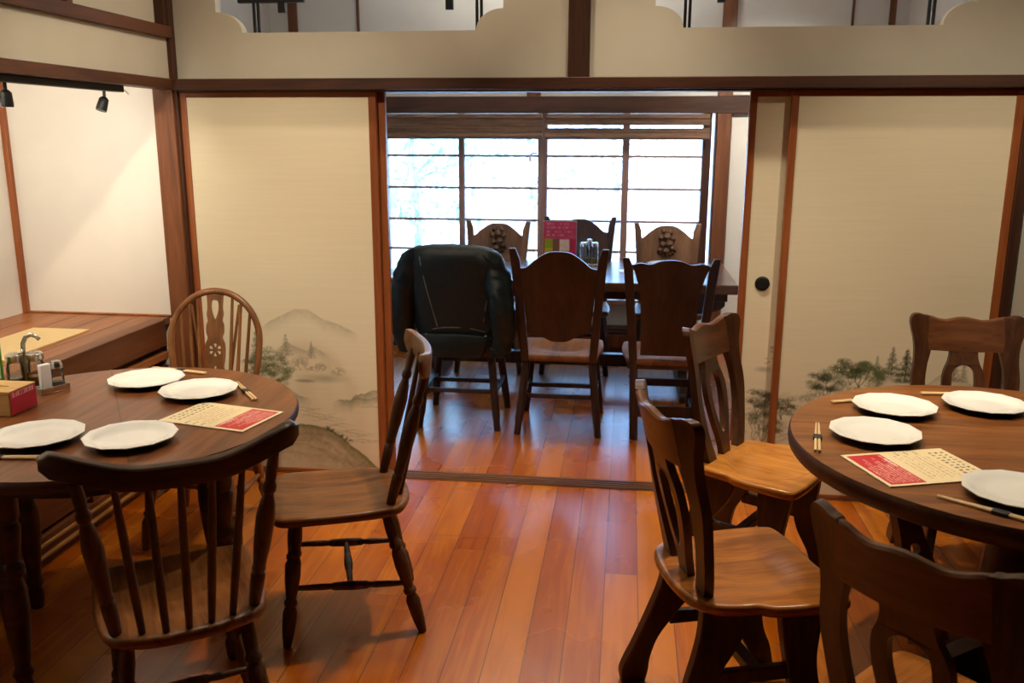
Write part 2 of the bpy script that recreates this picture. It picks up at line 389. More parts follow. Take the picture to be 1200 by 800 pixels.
class Canvas:
    def __init__(s, x0, x1, z0, z1, step, base, seed=1):
        s.nu = int(round((x1 - x0) / step)); s.nv = int(round((z1 - z0) / step))
        s.x = np.linspace(x0, x1, s.nu + 1)[None, :].repeat(s.nv + 1, 0)
        s.z = np.linspace(z0, z1, s.nv + 1)[:, None].repeat(s.nu + 1, 1)
        s.c = np.ones((s.nv + 1, s.nu + 1, 3)) * np.array(base)
        s.rng = np.random.default_rng(seed)
    def noise(s, fx, fz, seed=0, oct=3):
        out = np.zeros_like(s.x); amp = 1.0; tot = 0
        for o in range(oct):
            rg = np.random.default_rng(seed * 17 + o)
            T = rg.random((64, 64))
            a = s.x * fx * 2 ** o + 100; b = s.z * fz * 2 ** o + 100
            i = np.floor(a).astype(int); j = np.floor(b).astype(int); u = a - i; w = b - j
            u = u * u * (3 - 2 * u); w = w * w * (3 - 2 * w)
            g = lambda p, q: T[(j + q) % 64, (i + p) % 64]
            out += amp * ((g(0, 0) * (1 - u) + g(1, 0) * u) * (1 - w) + (g(0, 1) * (1 - u) + g(1, 1) * u) * w)
            tot += amp; amp *= 0.55
        return out / tot
    def mix(s, a, col):
        a = np.clip(a, 0, 1)[..., None]; s.c = s.c * (1 - a) + np.array(col) * a
    def below(s, pts, fade, col, amt, jit=0.006, seed=3, edge=0.004):
        """ridge: strong at the outline pts (x,z), fading over 'fade' metres downwards"""
        xs, zs = zip(*pts)
        top = np.interp(s.x[0], xs, zs, left=-9, right=-9)[None, :] + (s.noise(40, 0.01, seed) - 0.5) * 2 * jit
        d = top - s.z
        tp = min(.05, (xs[-1] - xs[0]) * .22)
        a = np.clip(d / edge, 0, 1) * np.clip(1 - d / fade, 0, 1) ** 1.4 * np.clip((s.x - xs[0]) / tp, 0, 1) * np.clip((xs[-1] - s.x) / tp + (xs[-1] > s.x[0, -1] - .02), 0, 1)
        s.mix(a * amt * (0.7 + 0.6 * (s.noise(60, 60, seed + 5) - 0.5)), col)
    def blob(s, x, z, rx, rz, col, amt, soft=0.5, tex=0.0, seed=1, f=140):
        d = np.sqrt(((s.x - x) / rx) ** 2 + ((s.z - z) / rz) ** 2)
        a = np.clip((1 - d) / soft, 0, 1)
        if tex: a = a * np.clip((s.noise(f, f, seed, 2) - tex) * 6 + 0.35, 0, 1)
        s.mix(a * amt, col)
    def tree(s, x, z, w, h, col, amt, n=26, seed=1, trunk=True, dark=(0.03, 0.035, 0.025)):
        rg = np.random.default_rng(seed)
        if trunk:
            for k in range(3):
                zz = s.z; t = np.clip((zz - z) / (h * 0.8), 0, 1)
                cx = x + (k - 1) * w * 0.28 * t + 0.004 * np.sin(zz * 90 + k)
                a = (np.abs(s.x - cx) < 0.0035) & (zz > z) & (zz < z + h * 0.75)
                s.mix(a * amt * 0.6, dark)
        for k in range(n):
            t = rg.random(); q = rg.normal() * 0.30
            bx = x + q * w * (1.15 - 0.5 * t); bz = z + h * (0.35 + 0.65 * t)
            r = w * (0.10 + 0.12 * rg.random())
            s.blob(bx, bz, r * 1.2, r * 0.62, col, amt * (0.5 + 0.5 * rg.random()), 0.6, 0.37, seed + k, 170)
            if k % 2 == 0: s.blob(bx, bz - r * 0.35, r, r * 0.25, dark, amt * 0.45, 0.8, 0.45, seed + k + 50, 200)
    def pine(s, x, z, w, h, col, amt, seed=1):
        tiers = 6
        for k in range(tiers):
            t = k / (tiers - 1); bz = z + h * (0.12 + 0.85 * t); r = w * 0.5 * (1.05 - 0.85 * t)
            for q in (-0.45, 0, 0.45):
                s.blob(x + q * r, bz - abs(q) * 0.014, r * 0.70, h * 0.105, col, amt * 0.85, 0.6, 0.32, seed + k * 3, 200)
        s.mix(((np.abs(s.x - x) < 0.0025) & (s.z > z) & (s.z < z + h)) * amt * 0.7, col)

PAPER = s2l((230, 220, 192))
GREY = s2l((120, 116, 92)); GREEN = s2l((92, 102, 62)); DGREEN = s2l((62, 68, 48)); OLIVE = s2l((104, 104, 52)); EARTH = s2l((138, 112, 74)); MIST = s2l((176, 164, 128))

def paper_base(cv, seed):
    w = cv.noise(5, 190, seed, 2); g = cv.noise(1.2, 1.2, seed + 9, 2)
    cv.c *= (1 + (w - 0.5)[..., None] * 0.06) * (1 + (g - 0.5)[..., None] * 0.06)

def paint_left():
    cv = Canvas(-1.949, -1.122, 0.02, 1.737, 0.0035, PAPER, 3); paper_base(cv, 3)
    cv.mix(np.clip((0.62 - cv.z) / 0.6, 0, 1) * 0.30 * (0.7 + 0.6 * cv.noise(3, 9, 8)), MIST)
    cv.below([(-1.68, 0.70), (-1.62, 0.742), (-1.564, 0.771), (-1.50, 0.799), (-1.44, 0.797), (-1.37, 0.753), (-1.314, 0.738), (-1.234, 0.705), (-1.20, 0.69)], 0.075, GREY, 0.5, 0.003)
    cv.pine(-1.554, 0.575, 0.07, 0.10, GREY, 0.5, 5); cv.pine(-1.432, 0.565, 0.05, 0.08, GREY, 0.42, 9)
    cv.below([(-1.63, 0.58), (-1.55, 0.64), (-1.50, 0.615), (-1.45, 0.60), (-1.42, 0.62), (-1.36, 0.588), (-1.33, 0.56)], 0.06, GREY, 0.55, 0.006, 6)
    for (x, z, r) in ((-1.49, 0.545, 0.055), (-1.43, 0.52, 0.05), (-1.38, 0.525, 0.045), (-1.31, 0.505, 0.045), (-1.52, 0.51, 0.05)):
        cv.blob(x, z, r, r * 0.6, GREY, 0.5, 0.7, 0.38, 4, 90)
    cv.blob(-1.38, 0.47, 0.14, 0.028, OLIVE, 0.42, 0.9); cv.blob(-1.47, 0.455, 0.06, 0.010, GREY, 0.6, 0.5)
    for k, (x, z) in enumerate(((-1.62, 0.55), (-1.60, 0.50), (-1.68, 0.53), (-1.66, 0.47), (-1.58, 0.46), (-1.72, 0.50))):
        cv.tree(x, z - 0.07, 0.13, 0.13, GREEN, 0.75, 18, 20 + k, False)
    cv.pine(-1.70, 0.52, 0.09, 0.16, DGREEN, 0.6, 31)
    cv.below([(-1.75, 0.46), (-1.62, 0.44), (-1.55, 0.415), (-1.50, 0.385), (-1.44, 0.368)], 0.06, GREEN, 0.8, 0.006, 12)
    cv.below([(-1.345, 0.358), (-1.31, 0.372), (-1.26, 0.372), (-1.23, 0.40), (-1.19, 0.405), (-1.15, 0.425), (-1.12, 0.425)], 0.075, DGREEN, 0.85, 0.008, 14)
    cv.below([(-1.28, 0.365), (-1.22, 0.385), (-1.17, 0.38), (-1.12, 0.40)], 0.055, OLIVE, 0.7, 0.008, 15)
    for k in range(16):
        zz = 0.16 + 0.19 * ((k * 0.618) % 1); xx = -1.5 + 0.38 * ((k * 0.37) % 1)
        cv.mix((np.abs(cv.z - zz - 0.003 * np.sin(cv.x * 60 + k)) < 0.003) * np.clip(1 - np.abs(cv.x - xx) / 0.10, 0, 1) * 0.35, GREY)
    rk = [(-1.949, 0.16), (-1.75, 0.20), (-1.62, 0.222), (-1.55, 0.240), (-1.49, 0.245), (-1.42, 0.238), (-1.36, 0.225), (-1.31, 0.195), (-1.26, 0.15), (-1.19, 0.10), (-1.15, 0.055), (-1.12, 0.03)]
    cv.below(rk, 0.60, EARTH, 0.85, 0.005, 16)
    cv.below(rk, 0.075, OLIVE, 0.95, 0.008, 17); cv.below(rk, 0.028, GREEN, 0.75, 0.010, 27)
    for k in range(4):
        pts = [(x + 0.0, z - 0.034 * (k + 1) + 0.012 * math.sin(x * 22 + k * 1.7)) for x, z in rk]
        cv.below(pts, 0.040, OLIVE if k % 2 == 0 else EARTH, 0.5, 0.007, 18 + k)
    for k in range(6): cv.blob(-1.37 + 0.022 * k, 0.228 - 0.012 * k, 0.017, 0.014, DGREEN, 0.8, 0.6, 0.38, 40 + k)
    return cv

def paint_right(x0, x1, seed):
    cv = Canvas(x0, x1, 0.02, 1.737, 0.0035, PAPER, seed); paper_base(cv, seed)
    cv.mix(np.clip((0.60 - cv.z) / 0.5, 0, 1) * 0.35 * (0.7 + 0.6 * cv.noise(3, 9, 8)), MIST)
    for (x, z, w, h, a) in ((1.085, 0.575, 0.055, 0.085, 0.45), (1.146, 0.575, 0.075, 0.125, 0.75), (1.205, 0.545, 0.105, 0.145, 0.95), (1.40, 0.56, 0.06, 0.12, 0.5), (1.44, 0.56, 0.05, 0.09, 0.4)):
        cv.pine(x, z, w, h, DGREEN, a, int(x * 100))
    cv.below([(1.04, 0.55), (1.10, 0.585), (1.17, 0.58), (1.24, 0.565), (1.30, 0.55), (1.36, 0.60), (1.42, 0.575), (1.5, 0.54)], 0.08, GREY, 0.5, 0.008, 6)
    cv.tree(1.02, 0.52, 0.17, 0.115, GREEN, 0.95, 40, 3); cv.tree(0.985, 0.53, 0.12, 0.09, DGREEN, 0.7, 22, 5)
    cv.tree(1.10, 0.50, 0.12, 0.09, GREEN, 0.7, 20, 7, False)
    cv.tree(0.885, 0.47, 0.17, 0.10, DGREEN, 0.8, 30, 11)
    cv.blob(0.84, 0.485, 0.045, 0.022, GREY, 0.7, 0.6, 0.36, 4); cv.blob(0.80, 0.462, 0.04, 0.022, GREY, 0.6, 0.6, 0.36, 5)
    cv.tree(0.70, 0.36, 0.11, 0.10, DGREEN, 0.85, 26, 15); cv.tree(0.755, 0.35, 0.08, 0.07, DGREEN, 0.6, 16, 17, False)
    cv.tree(0.635, 0.22, 0.16, 0.25, DGREEN, 0.75, 46, 21); cv.tree(0.60, 0.22, 0.10, 0.17, GREY, 0.6, 20, 23)
    cv.tree(0.65, 0.56, 0.05, 0.12, DGREEN, 0.7, 16, 27, False); cv.blob(0.62, 0.575, 0.05, 0.016, GREY, 0.5, 0.8)
    for k, (xa, z) in enumerate(((0.72, 0.325), (0.74, 0.30), (0.73, 0.275))):
        cv.below([(xa - 0.07, z - 0.02), (xa, z + 0.006), (xa + 0.05, z + 0.004), (xa + 0.11, z - 0.02)], 0.03, EARTH if k != 1 else DGREEN, 0.7, 0.005, 31 + k)
    cv.blob(0.73, 0.235, 0.035, 0.012, DGREEN, 0.6, 0.6, 0.4, 7)
    cv.below([(0.6, 0.47), (1.5, 0.50)], 0.30, EARTH, 0.22, 0.02, 41)
    return cv

def canvas_obj(cv, name, y, parent):
    X0, X1 = cv.x[0, 0], cv.x[0, -1]; Z0, Z1 = cv.z[0, 0], cv.z[-1, 0]
    return grid_mesh(name, M['paint'], cv.nu, cv.nv, lambda u, v: (X0 + (X1 - X0) * u, y, Z0 + (Z1 - Z0) * v), cv.c, parent)

# ------------------------------------------------------------------ the setting
YF = 3.86
struct(grid_mesh('floor', M['floor'], 1, 1, lambda u, v: (-3.2 + 6.6 * u, -1.6 + 8.4 * v, 0), smooth=False), 'orange varnished floorboards running away from the camera')
MB().box(-3.2, 3.4, -1.6, 3.93, 3.35, 3.45).build('ceiling', M['ceiling']); struct(bpy.data.objects['ceiling'])
struct(MB().box(-3.2, 3.4, 3.93, 6.8, 2.62, 2.72).build('ceiling_far_room', M['plaster_white']))

# transom wall between the rooms with two shaped openings
def ranma(xa, xb, z0=2.006, z1=2.34):
    c = 0.115
    def corner(cx, cz, sx, sz):
        pts = []
        for k in range(9):
            a = k / 8
            pts.append((cx + sx * c * (1 - math.sin(a * PI / 2) ** 1.0), cz + sz * (c - c * math.cos(a * PI / 2)) * 0.82 if False else cz + sz * c * 0.8 * (1 - math.cos((1 - a) * PI / 2))))
        return pts
    out = []
    # bottom left concave curve (going from left side down to the bottom edge)
    for k in range(10):
        a = k / 9 * PI / 2
        out.append((xa + c * math.sin(a), z0 + 0.086 * math.cos(a)))
    rest = [(xb - c * math.sin((1 - k / 9) * PI / 2), z0 + 0.086 * math.cos((1 - k / 9) * PI / 2)) for k in range(10)]
    out += rest
    out += [(xb, z1), (xa, z1)]
    return out
w = MB()
w.plate([(-1.985, 1.80), (-0.26, 1.80), (-0.26, 3.4), (-1.985, 3.4)], [ranma(-1.79, -0.535)], 0.05, Matrix.Translation((0, 3.905, 0)))
w.plate([(-0.174, 1.80), (3.4, 1.80), (3.4, 3.4), (-0.174, 3.4)], [ranma(0.09, 1.325)], 0.05, Matrix.Translation((0, 3.905, 0)))
w.box(1.60, 3.4, 3.88, 3.93, 0, 1.80)
struct(w.build('wall_back', M['plaster'], sharp=20), 'cream plaster wall above the sliding doors with two shaped openings')
t = bar('trim_1', M['dark_beam'], -1.985, 3.4, 3.815, 3.93, 1.765, 1.812); struct(t, 'long dark lintel beam across the sliding doors')
t = bar('trim_2', M['dark_beam'], -1.985, 1.55, 3.862, 3.965, 1.757, 1.80); struct(t)
t = bar('trim_3', M['dark_post'], -0.262, -0.172, 3.86, 3.95, 1.80, 3.4); struct(t, 'dark post rising from the lintel to the ceiling')
t = bar('trim_4', M['post'], -2.085, -1.992, 3.83, 3.95, 0, 1.80); struct(t, 'broad brown corner post')
t = bar('trim_5', M['dark_post'], -2.02, -1.985, 3.83, 3.95, 1.80, 3.4); struct(t)
t = bar('trim_6', M['dark_post'], 1.548, 1.585, 3.86, 3.95, 0, 1.79); struct(t)
t = bar('trim_26', M['dark_post'], -1.992, -1.980, 3.85, 3.95, 0, 1.79, None, 0); struct(t)
th = MB()
th.box(-1.98, 1.585, 3.858, 3.966, -0.01, 0.003)
for y in (3.870, 3.896, 3.918, 3.944): th.box(-1.98, 1.585, y - 0.004, y + 0.004, 0.0, 0.006)
struct(th.build('trim_7', M['threshold'], None), 'grooved dark wooden threshold between the rooms')
# walls of the main room and of the far room
struct(MB().box(3.0, 3.1, -1.6, 3.93, 0, 3.4).build('wall_right', M['panelling']))
struct(MB().box(-3.2, 3.4, -1.65, -1.55, 0, 3.4).build('wall_front', M['panelling']))
wl = MB()
wl.box(-2.05, -2.0, -1.6, 3.86, 1.78, 1.985)
wl.box(-2.06, -2.03, -1.6, 3.86, 2.02, 3.4)
wl.box(-2.05, -2.0, -1.6, 1.0, 0, 1.8)
struct(wl.build('wall_left', M['plaster']), 'cream plaster wall above the alcove')
struct(bar('trim_8', M['dark_beam_y'], -2.06, -1.978, -1.6, 3.85, 1.768, 1.812), 'dark lintel beam over the alcove')
struct(bar('trim_9', M['dark_beam_y'], -2.06, -1.982, -1.6, 3.85, 1.982, 2.032), 'upper dark beam on the left wall')
struct(bar('trim_10', M['dark_beam_y'], -2.035, -1.99, 3.118, 3.158, 2.03, 3.4))
struct(bar('trim_11', M['dark_post'], -2.035, -1.99, 3.80, 3.85, 2.03, 3.4))
al = MB()
al.box(-2.92, -2.05, 3.93, 3.98, 0, 2.1)
al.box(-2.96, -2.885, 0.9, 3.98, 0, 2.1)
al.box(-2.92, -2.05, 0.9, 1.0, 0, 2.1)
al.box(-2.92, -2.05, 0.9, 3.98, 2.05, 2.1)
struct(al.build('wall_alcove', M['plaster_white']), 'white plaster inside of the raised alcove')
struct(bar('trim_12', M['stile'], -2.888, -2.862, 3.905, 3.935, 0.733, 2.05))
struct(bar('trim_13', M['plat'], -2.885, -2.08, 3.918, 3.932, 0.733, 0.742))
# raised wooden platform on the left
pf = MB()
pf.box(-2.90, -2.145, 0.9, 3.93, 0.70, 0.733)
struct(pf.build('floor_platform', M['plat']), 'raised floor of broad brown boards in the alcove')
for x in (-2.30, -2.46, -2.62, -2.78):
    pass
pl = MB(); 
for x in (-2.29, -2.44, -2.59, -2.74): pl.box(x - 0.0015, x + 0.0015, 0.9, 3.92, 0.7325, 0.7336)
struct(pl.build('trim_14', M['dark_beam_y']))
struct(bar('trim_15', M['plat_dark'], -2.20, -2.13, 0.9, 3.86, 0.608, 0.7335, None, 0.004), 'thick dark front board of the platform')
struct(bar('trim_16', M['table_edge'], -2.22, -2.175, 0.9, 3.86, 0.03, 0.612))
struct(bar('trim_17', M['plat'], -2.20, -2.128, 0.9, 3.86, 0.545, 0.580, None, 0.004))
struct(bar('trim_18', M['plat_dark'], -2.20, -2.145, 0.9, 3.86, 0.12, 0.520))
k = 0
for y in (1.7, 2.45, 3.20):
    struct(bar('trim_%d' % (19 + k), M['plat_dark'], -2.16, -2.132, y - 0.03, y + 0.03, 0.10, 0.548)); k += 1
struct(bar('trim_22', M['plat_dark'], -2.18, -2.128, 0.9, 3.86, 0.0, 0.105))
struct(bar('baseboard_left', M['gold_line'], -2.15, -2.118, 0.9, 3.86, 0.070, 0.083))
struct(bar('trim_23', M['gold_line'], -2.15, -2.112, 0.9, 3.86, 0.030, 0.042))

# ---- sliding paper doors
def fusuma(name, label, x0, x1, y, canvas, pull=None, top=1.757):
    d = empty(name, ((x0 + x1) / 2, y, 0), 0, label); d['kind'] = 'structure'
    ox = (x0 + x1) / 2
    def lb(n, m, a, b, z0, z1, e=0.0):
        o = MB().box(a - ox, b - ox, -0.014 - e, 0.014 + e, z0, z1).build(n, m, d, 0.002); return o
    core = MB().box(x0 + 0.01 - ox, x1 - 0.01 - ox, -0.008, 0.010, 0.01, top - 0.01).build('core_panel', M['plaster_white'], d)
    lb('stile', M['stile'], x0, x0 + 0.029, 0.006, top); lb('stile', M['stile'], x1 - 0.034, x1, 0.006, top)
    lb('top_rail', M['stile_x'], x0 + 0.025, x1 - 0.03, top - 0.021, top, -0.001); lb('bottom_rail', M['stile_x'], x0 + 0.025, x1 - 0.03, 0.006, 0.022, -0.001)
    p = canvas_obj(canvas, 'painted_paper', 0, d); p.location = (-ox, -0.0095, 0)
    if pull:
        b = MB(); b.lathe((pull - ox, -0.017, 0.957), (pull - ox, -0.006, 0.957), [(0, 0.026), (0.3, 0.031), (0.9, 0.032), (1, 0.030)], 28)
        b.lathe((pull - ox, -0.0185, 0.957), (pull - ox, -0.014, 0.957), [(0, 0.024), (1, 0.024)], 28)
        tag(b.build('finger_pull', M['black_iron'], d), 'round black finger pull')
    return d
cl = paint_left()
fusuma('door_1', 'sliding paper door painted with a misty lake, left of the opening', -1.980, -1.088, 3.883, cl)
cr = paint_right(0.682, 1.514, 5)
fusuma('door_2', 'wide sliding paper door painted with pines and round trees, right of the opening', 0.653, 1.548, 3.883, cr)
cs = paint_right(0.522, 1.345, 6)
fusuma('door_3', 'narrow visible strip of a sliding paper door with a round black pull', 0.493, 1.379, 3.927, cs, 0.590)
cb_ = Canvas(-1.93, -1.10, 0.02, 1.737, 0.05, PAPER, 9)
fusuma('door_4', 'rear sliding paper door tucked behind the lake painting, its edge showing', -1.955, -1.060, 3.927, cb_)

# ---- far room shell with the window wall
YW = 6.65
fw = MB()
fw.box(-3.2, 3.4, YW, YW + 0.12, 1.853, 2.62)
fw.box(0.72, 3.4, YW, YW + 0.12, 0, 1.86)
fw.box(-3.2, -1.85, YW, YW + 0.12, 0, 1.86)
fw.box(-1.85, 0.72, YW, YW + 0.12, 0, 0.36)
struct(fw.build('wall_far', M['plaster_white']), 'white wall of the far room around the wide window')
struct(MB().box(-2.75, -2.65, 3.98, 6.8, 0, 2.62).build('wall_far_left', M['plaster_white']))
struct(MB().box(1.85, 1.95, 3.98, 6.8, 0, 2.62).build('wall_far_right', M['plaster_white']))
fb = MB().box(-3.2, -2.0, 3.98, 4.03, 0, 2.62).box(1.60, 3.4, 3.94, 4.0, 0, 2.62).box(-3.2, 3.4, 3.95, 4.0, 2.45, 2.62)
struct(fb.build('wall_near_side', M['plaster_white']))
struct(bar('trim_24', M['dark_beam'], -2.65, 1.85, YW - 0.05, YW + 0.1, 1.734, 1.853), 'broad dark beam over the far window')
struct(bar('trim_25', M['post'], 0.615, 0.712, YW - 0.045, YW + 0.1, 0, 2.62), 'reddish post beside the far window')
for kk, (xa, xb) in enumerate(((-0.742, -0.642), (-2.508, -2.44), (-1.99, -1.972), (1.475, 1.49), (1.72, 1.76))):
    struct(bar('trim_%d' % (30 + kk), M['post'], xa, xb, YW - 0.02, YW + 0.05, 1.85, 2.62))
struct(bar('trim_27', M['sash_hazed'], -1.86, 0.62, YW - 0.06, YW + 0.12, 0.345, 0.385))
lowc = empty('low_cupboard', (-0.35, YW - 0.03, 0), 0, 'low dark wood cupboard front under the far window', 'cupboard')
MB().box(-1.4, 0.95, -0.10, 0.025, 0.0, 0.185).build('case', M['dark_beam'], lowc, 0.004)
for i in range(5):
    a = -1.36 + i * 0.455
    dd = MB().box(a, a + 0.43, -0.115, -0.098, 0.02, 0.165).build('door', M['dark_beam'], lowc, 0.004)
    MB().box(a + 0.04, a + 0.39, -0.119, -0.112, 0.045, 0.140).build('panel', M['post'], dd, 0.003)

win = empty('window_1', (0, YW + 0.05, 0), 0, 'wide grid window letting in white daylight in the far room'); win['kind'] = 'structure'
MB().box(-1.86, -1.80, -0.05, 0.05, 0.36, 1.74).build('frame_post', M['sash_hazed'], win, 0.003)
MB().box(0.524, 0.584, -0.05, 0.05, 0.36, 1.74).build('frame_post', M['dark_post'], win, 0.003)
MB().box(0.605, 0.622, -0.05, 0.05, 0.36, 1.74).build('frame_post', M['sash_hazed'], win, 0.002)
MB().box(-0.661, -0.591, -0.045, 0.045, 0.38, 1.74).build('meeting_stile', M['sash_hazed'], win, 0.003)
for a, b in ((-1.256, -1.212), (-0.045, 0.006)):
    MB().box(a, b, -0.03, 0.03, 0.38, 1.74).build('mullion', M['sash_hazed'], win, 0.003)
for z in (0.732, 0.958, 1.196, 1.431):
    for a, b in ((-1.80, -1.256), (-1.212, -0.661), (-0.591, -0.045), (0.006, 0.524)):
        MB().box(a, b, -0.012, 0.012, z - 0.009, z + 0.009).build('glazing_bar', M['sash_hazed'], win, 0.002)
for a, b in ((-1.80, -1.256), (-1.212, -0.661), (-0.591, -0.045), (0.006, 0.524), (0.584, 0.605)):
    MB().box(a, b, 0.002, 0.006, 0.385, 1.734).build('glass_pane', M['pane'], win)
hk = MB(); hk.tube([(-0.715, -0.055, 1.41), (-0.712, -0.058, 1.435), (-0.700, -0.06, 1.45), (-0.685, -0.06, 1.455), (-0.668, -0.05, 1.45)], 0.007, 10); hk.box(-0.722, -0.706, -0.062, -0.05, 1.395, 1.42)
tag(hk.build('latch', M['porcelain'], win), 'white curved window latch')

# ---- reed blinds, rolled half way
def blind(xa, xb, zlist, label):
    b = empty('bamboo_blind', ((xa + xb) / 2, YW - 0.085, 1.70), 0, label, 'blind', 'rolled bamboo blinds at the far window')
    hw = (xb - xa) / 2
    MB().box(-hw, hw, -0.012, 0.012, -0.002, 0.030).build('head_rail', M['reed'], b, 0.003)
    sl = MB()
    for z0, z1, y in zlist:
        n = max(2, int((z1 - z0) / 0.0078))
        for k in range(n):
            z = z1 - (k + 0.5) * (z1 - z0) / n
            sl.tube([(-hw, y + 0.001 * math.sin(k * 2.1), z), (hw, y + 0.001 * math.cos(k), z)], 0.0044, 6)
    tag(sl.build('slats', M['reed'], b), kind=None)
    rl = MB(); z = zlist[-1][0]
    rl.lathe((-hw, -0.01, z + 0.018), (hw, -0.01, z + 0.018), [(0, 0.022), (1, 0.022)], 14)
    rl.build('rolled_end', M['reed'], b)
    for k in range(4):
        x = -hw + 0.09 + k * (2 * hw - 0.18) / 3
        MB().tube([(x, -0.034, 0.0), (x, -0.036, zlist[-1][0] + 0.04), (x, -0.02, zlist[-1][0] - 0.005)], 0.0022, 6).build('cord', M['reed'], b)
    return b
blind(-1.80, -0.62, [(-0.075, 0.0, 0.0), (-0.145, -0.068, -0.012)], 'bamboo blind rolled over the left half of the far window')
blind(-0.60, 0.56, [(-0.048, 0.0, 0.0), (-0.145, -0.068, -0.006)], 'bamboo blind with a bright slit, over the right half of the far window')

# ---- iron grilles in the transom openings
def grille(xa, xb, xs, stubs, label):
    g = empty('iron_grille', ((xa + xb) / 2, 3.955, 2.0), 0, label, 'grille', 'black iron grilles in the transom openings'); ox = (xa + xb) / 2
    MB().box(xs[0] - 0.08 - ox, xs[0] + 0.22 - ox, -0.012, 0.012, 0.137, 0.165).build('cross_bar', M['black_iron'], g, 0.002)
    MB().box(xs[1] - 0.26 - ox, xs[1] + 0.03 - ox, -0.012, 0.012, 0.150, 0.178).build('cross_bar', M['black_iron'], g, 0.002)
    for x in xs:
        for d in (-0.0095, 0.0095):
            MB().box(x + d - 0.006 - ox, x + d + 0.006 - ox, -0.006, 0.006, 0.000, 0.34).build('upright', M['black_iron'], g, 0.001)
    for x, z in stubs:
        MB().box(x - 0.016 - ox, x + 0.016 - ox, -0.01, 0.01, z - 2.0, 0.34).build('short_bar', M['black_iron'], g, 0.001)
    return g
grille(-1.79, -0.535, (-1.637, -0.648), ((-1.519, 2.095), (-0.776, 2.098)), 'black iron grille in the left transom opening above the doors')
grille(0.09, 1.325, (0.223, 1.183), ((0.357, 2.11), (1.035, 2.12)), 'black iron grille in the right transom opening')

# ---- track lights over the alcove
tr = empty('track_light', (-2.045, 3.0, 1.768), 0, 'black track with two small spotlights under the alcove lintel', 'track light')
MB().box(-0.016, 0.016, -1.2, 0.51, -0.026, 0.0).build('rail', M['black_iron'], tr, 0.003)
for y, lean in ((-0.185, 0.0), (0.39, -0.35)):
    h = empty('x', (0, 0, 0)); bpy.data.objects.remove(h)
    sp = MB()
    dr = Vector((lean * 0.5, lean, -1)).normalized(); p = Vector((0, y, -0.05))
    sp.lathe(p, p + dr * 0.055, [(0, 0.010), (0.15, 0.018), (0.8, 0.021), (1, 0.020)], 16)
    s_ = sp.build('spotlight', M['black_iron'], tr)
    MB().lathe((0, y, -0.024), (0, y, -0.054), [(0, 0.006), (1, 0.006)], 8).build('stem', M['black_iron'], s_)
wr = MB(); wr.tube([(0, 0.51, -0.012), (0, 0.53, -0.013), (0, 0.55, -0.02), (0, 0.565, -0.032), (0, 0.57, -0.024)], 0.0016, 6)
wr.build('wire', M['porcelain'], tr)
mt = empty('rush_mat', (-2.465, 2.97, 0.7336), 0, 'pale yellow rush mat lying on the raised alcove boards', 'mat')
MB().box(-0.135, 0.135, -0.62, 0.60, 0, 0.006).build('weave', M['mat'], mt, 0.002)
MB().box(-0.135, 0.135, 0.594, 0.603, 0, 0.0065).box(0.129, 0.136, -0.62, 0.60, 0, 0.0065).build('edging', M['mat'], mt)

# ------------------------------------------------------------------ furniture
def seat_mesh(outline, th, dish, name, mat, parent, z0=0.44, rnd=0.010, M_=8):
    """outline: closed 2D loop; domed edge, dished top"""
    n = len(outline); cx = sum(p[0] for p in outline) / n; cy = sum(p[1] for p in outline) / n
    def ring(s, z, inset=0.0):
        r = []
        for x, y in outline:
            dx, dy = x - cx, y - cy; L = math.hypot(dx, dy)
            f = s * max(0, (L - inset)) / L
            X, Y = cx + dx * f, cy + dy * f
            r.append((X, Y, z(X, Y) if callable(z) else z))
        return r
    top = lambda X, Y: z0 + dish(X, Y)
    rg = [ring(0.5, z0 - th), ring(1, z0 - th, 0.020), ring(1, z0 - th + rnd * 0.6, 0.006), ring(1, z0 - th * 0.55, 0), ring(1, z0 - rnd * 0.9, 0.0), ring(1, z0 - rnd * 0.3, 0.003)]
    rg.append(ring(1, lambda X, Y: z0 + dish(X, Y) * 0.3, 0.009))
    for k in range(1, M_ * 2): rg.append(ring(1 - k / (M_ * 2), top, 0.009))
    rg.append(ring(0.02, top))
    return MB().rings(rg).build(name, mat, parent, sharp=50)

def sstep(a, b, x):
    t = min(1, max(0, (x - a) / (b - a))); return t * t * (3 - 2 * t)

TURN = [(0, .013), (.04, .015), (.10, .019), (.20, .022), (.27, .023), (.32, .015), (.335, .021), (.36, .021), (.375, .016), (.45, .020), (.56, .024), (.66, .022), (.70, .016), (.715, .021), (.74, .021), (.755, .017), (.85, .019), (.95, .016), (1, .014)]
STR = [(0, .007), (.1, .009), (.28, .011), (.33, .009), (.36, .013), (.5, .015), (.64, .013), (.67, .009), (.72, .011), (.9, .009), (1, .007)]
POST = [(0, .013), (.06, .015), (.18, .0175), (.235, .018), (.25, .0135), (.27, .0175), (.30, .0155), (.45, .021), (.60, .023), (.70, .018), (.76, .0115), (.78, .0165), (.81, .0165), (.83, .012), (.92, .014), (1, .012)]

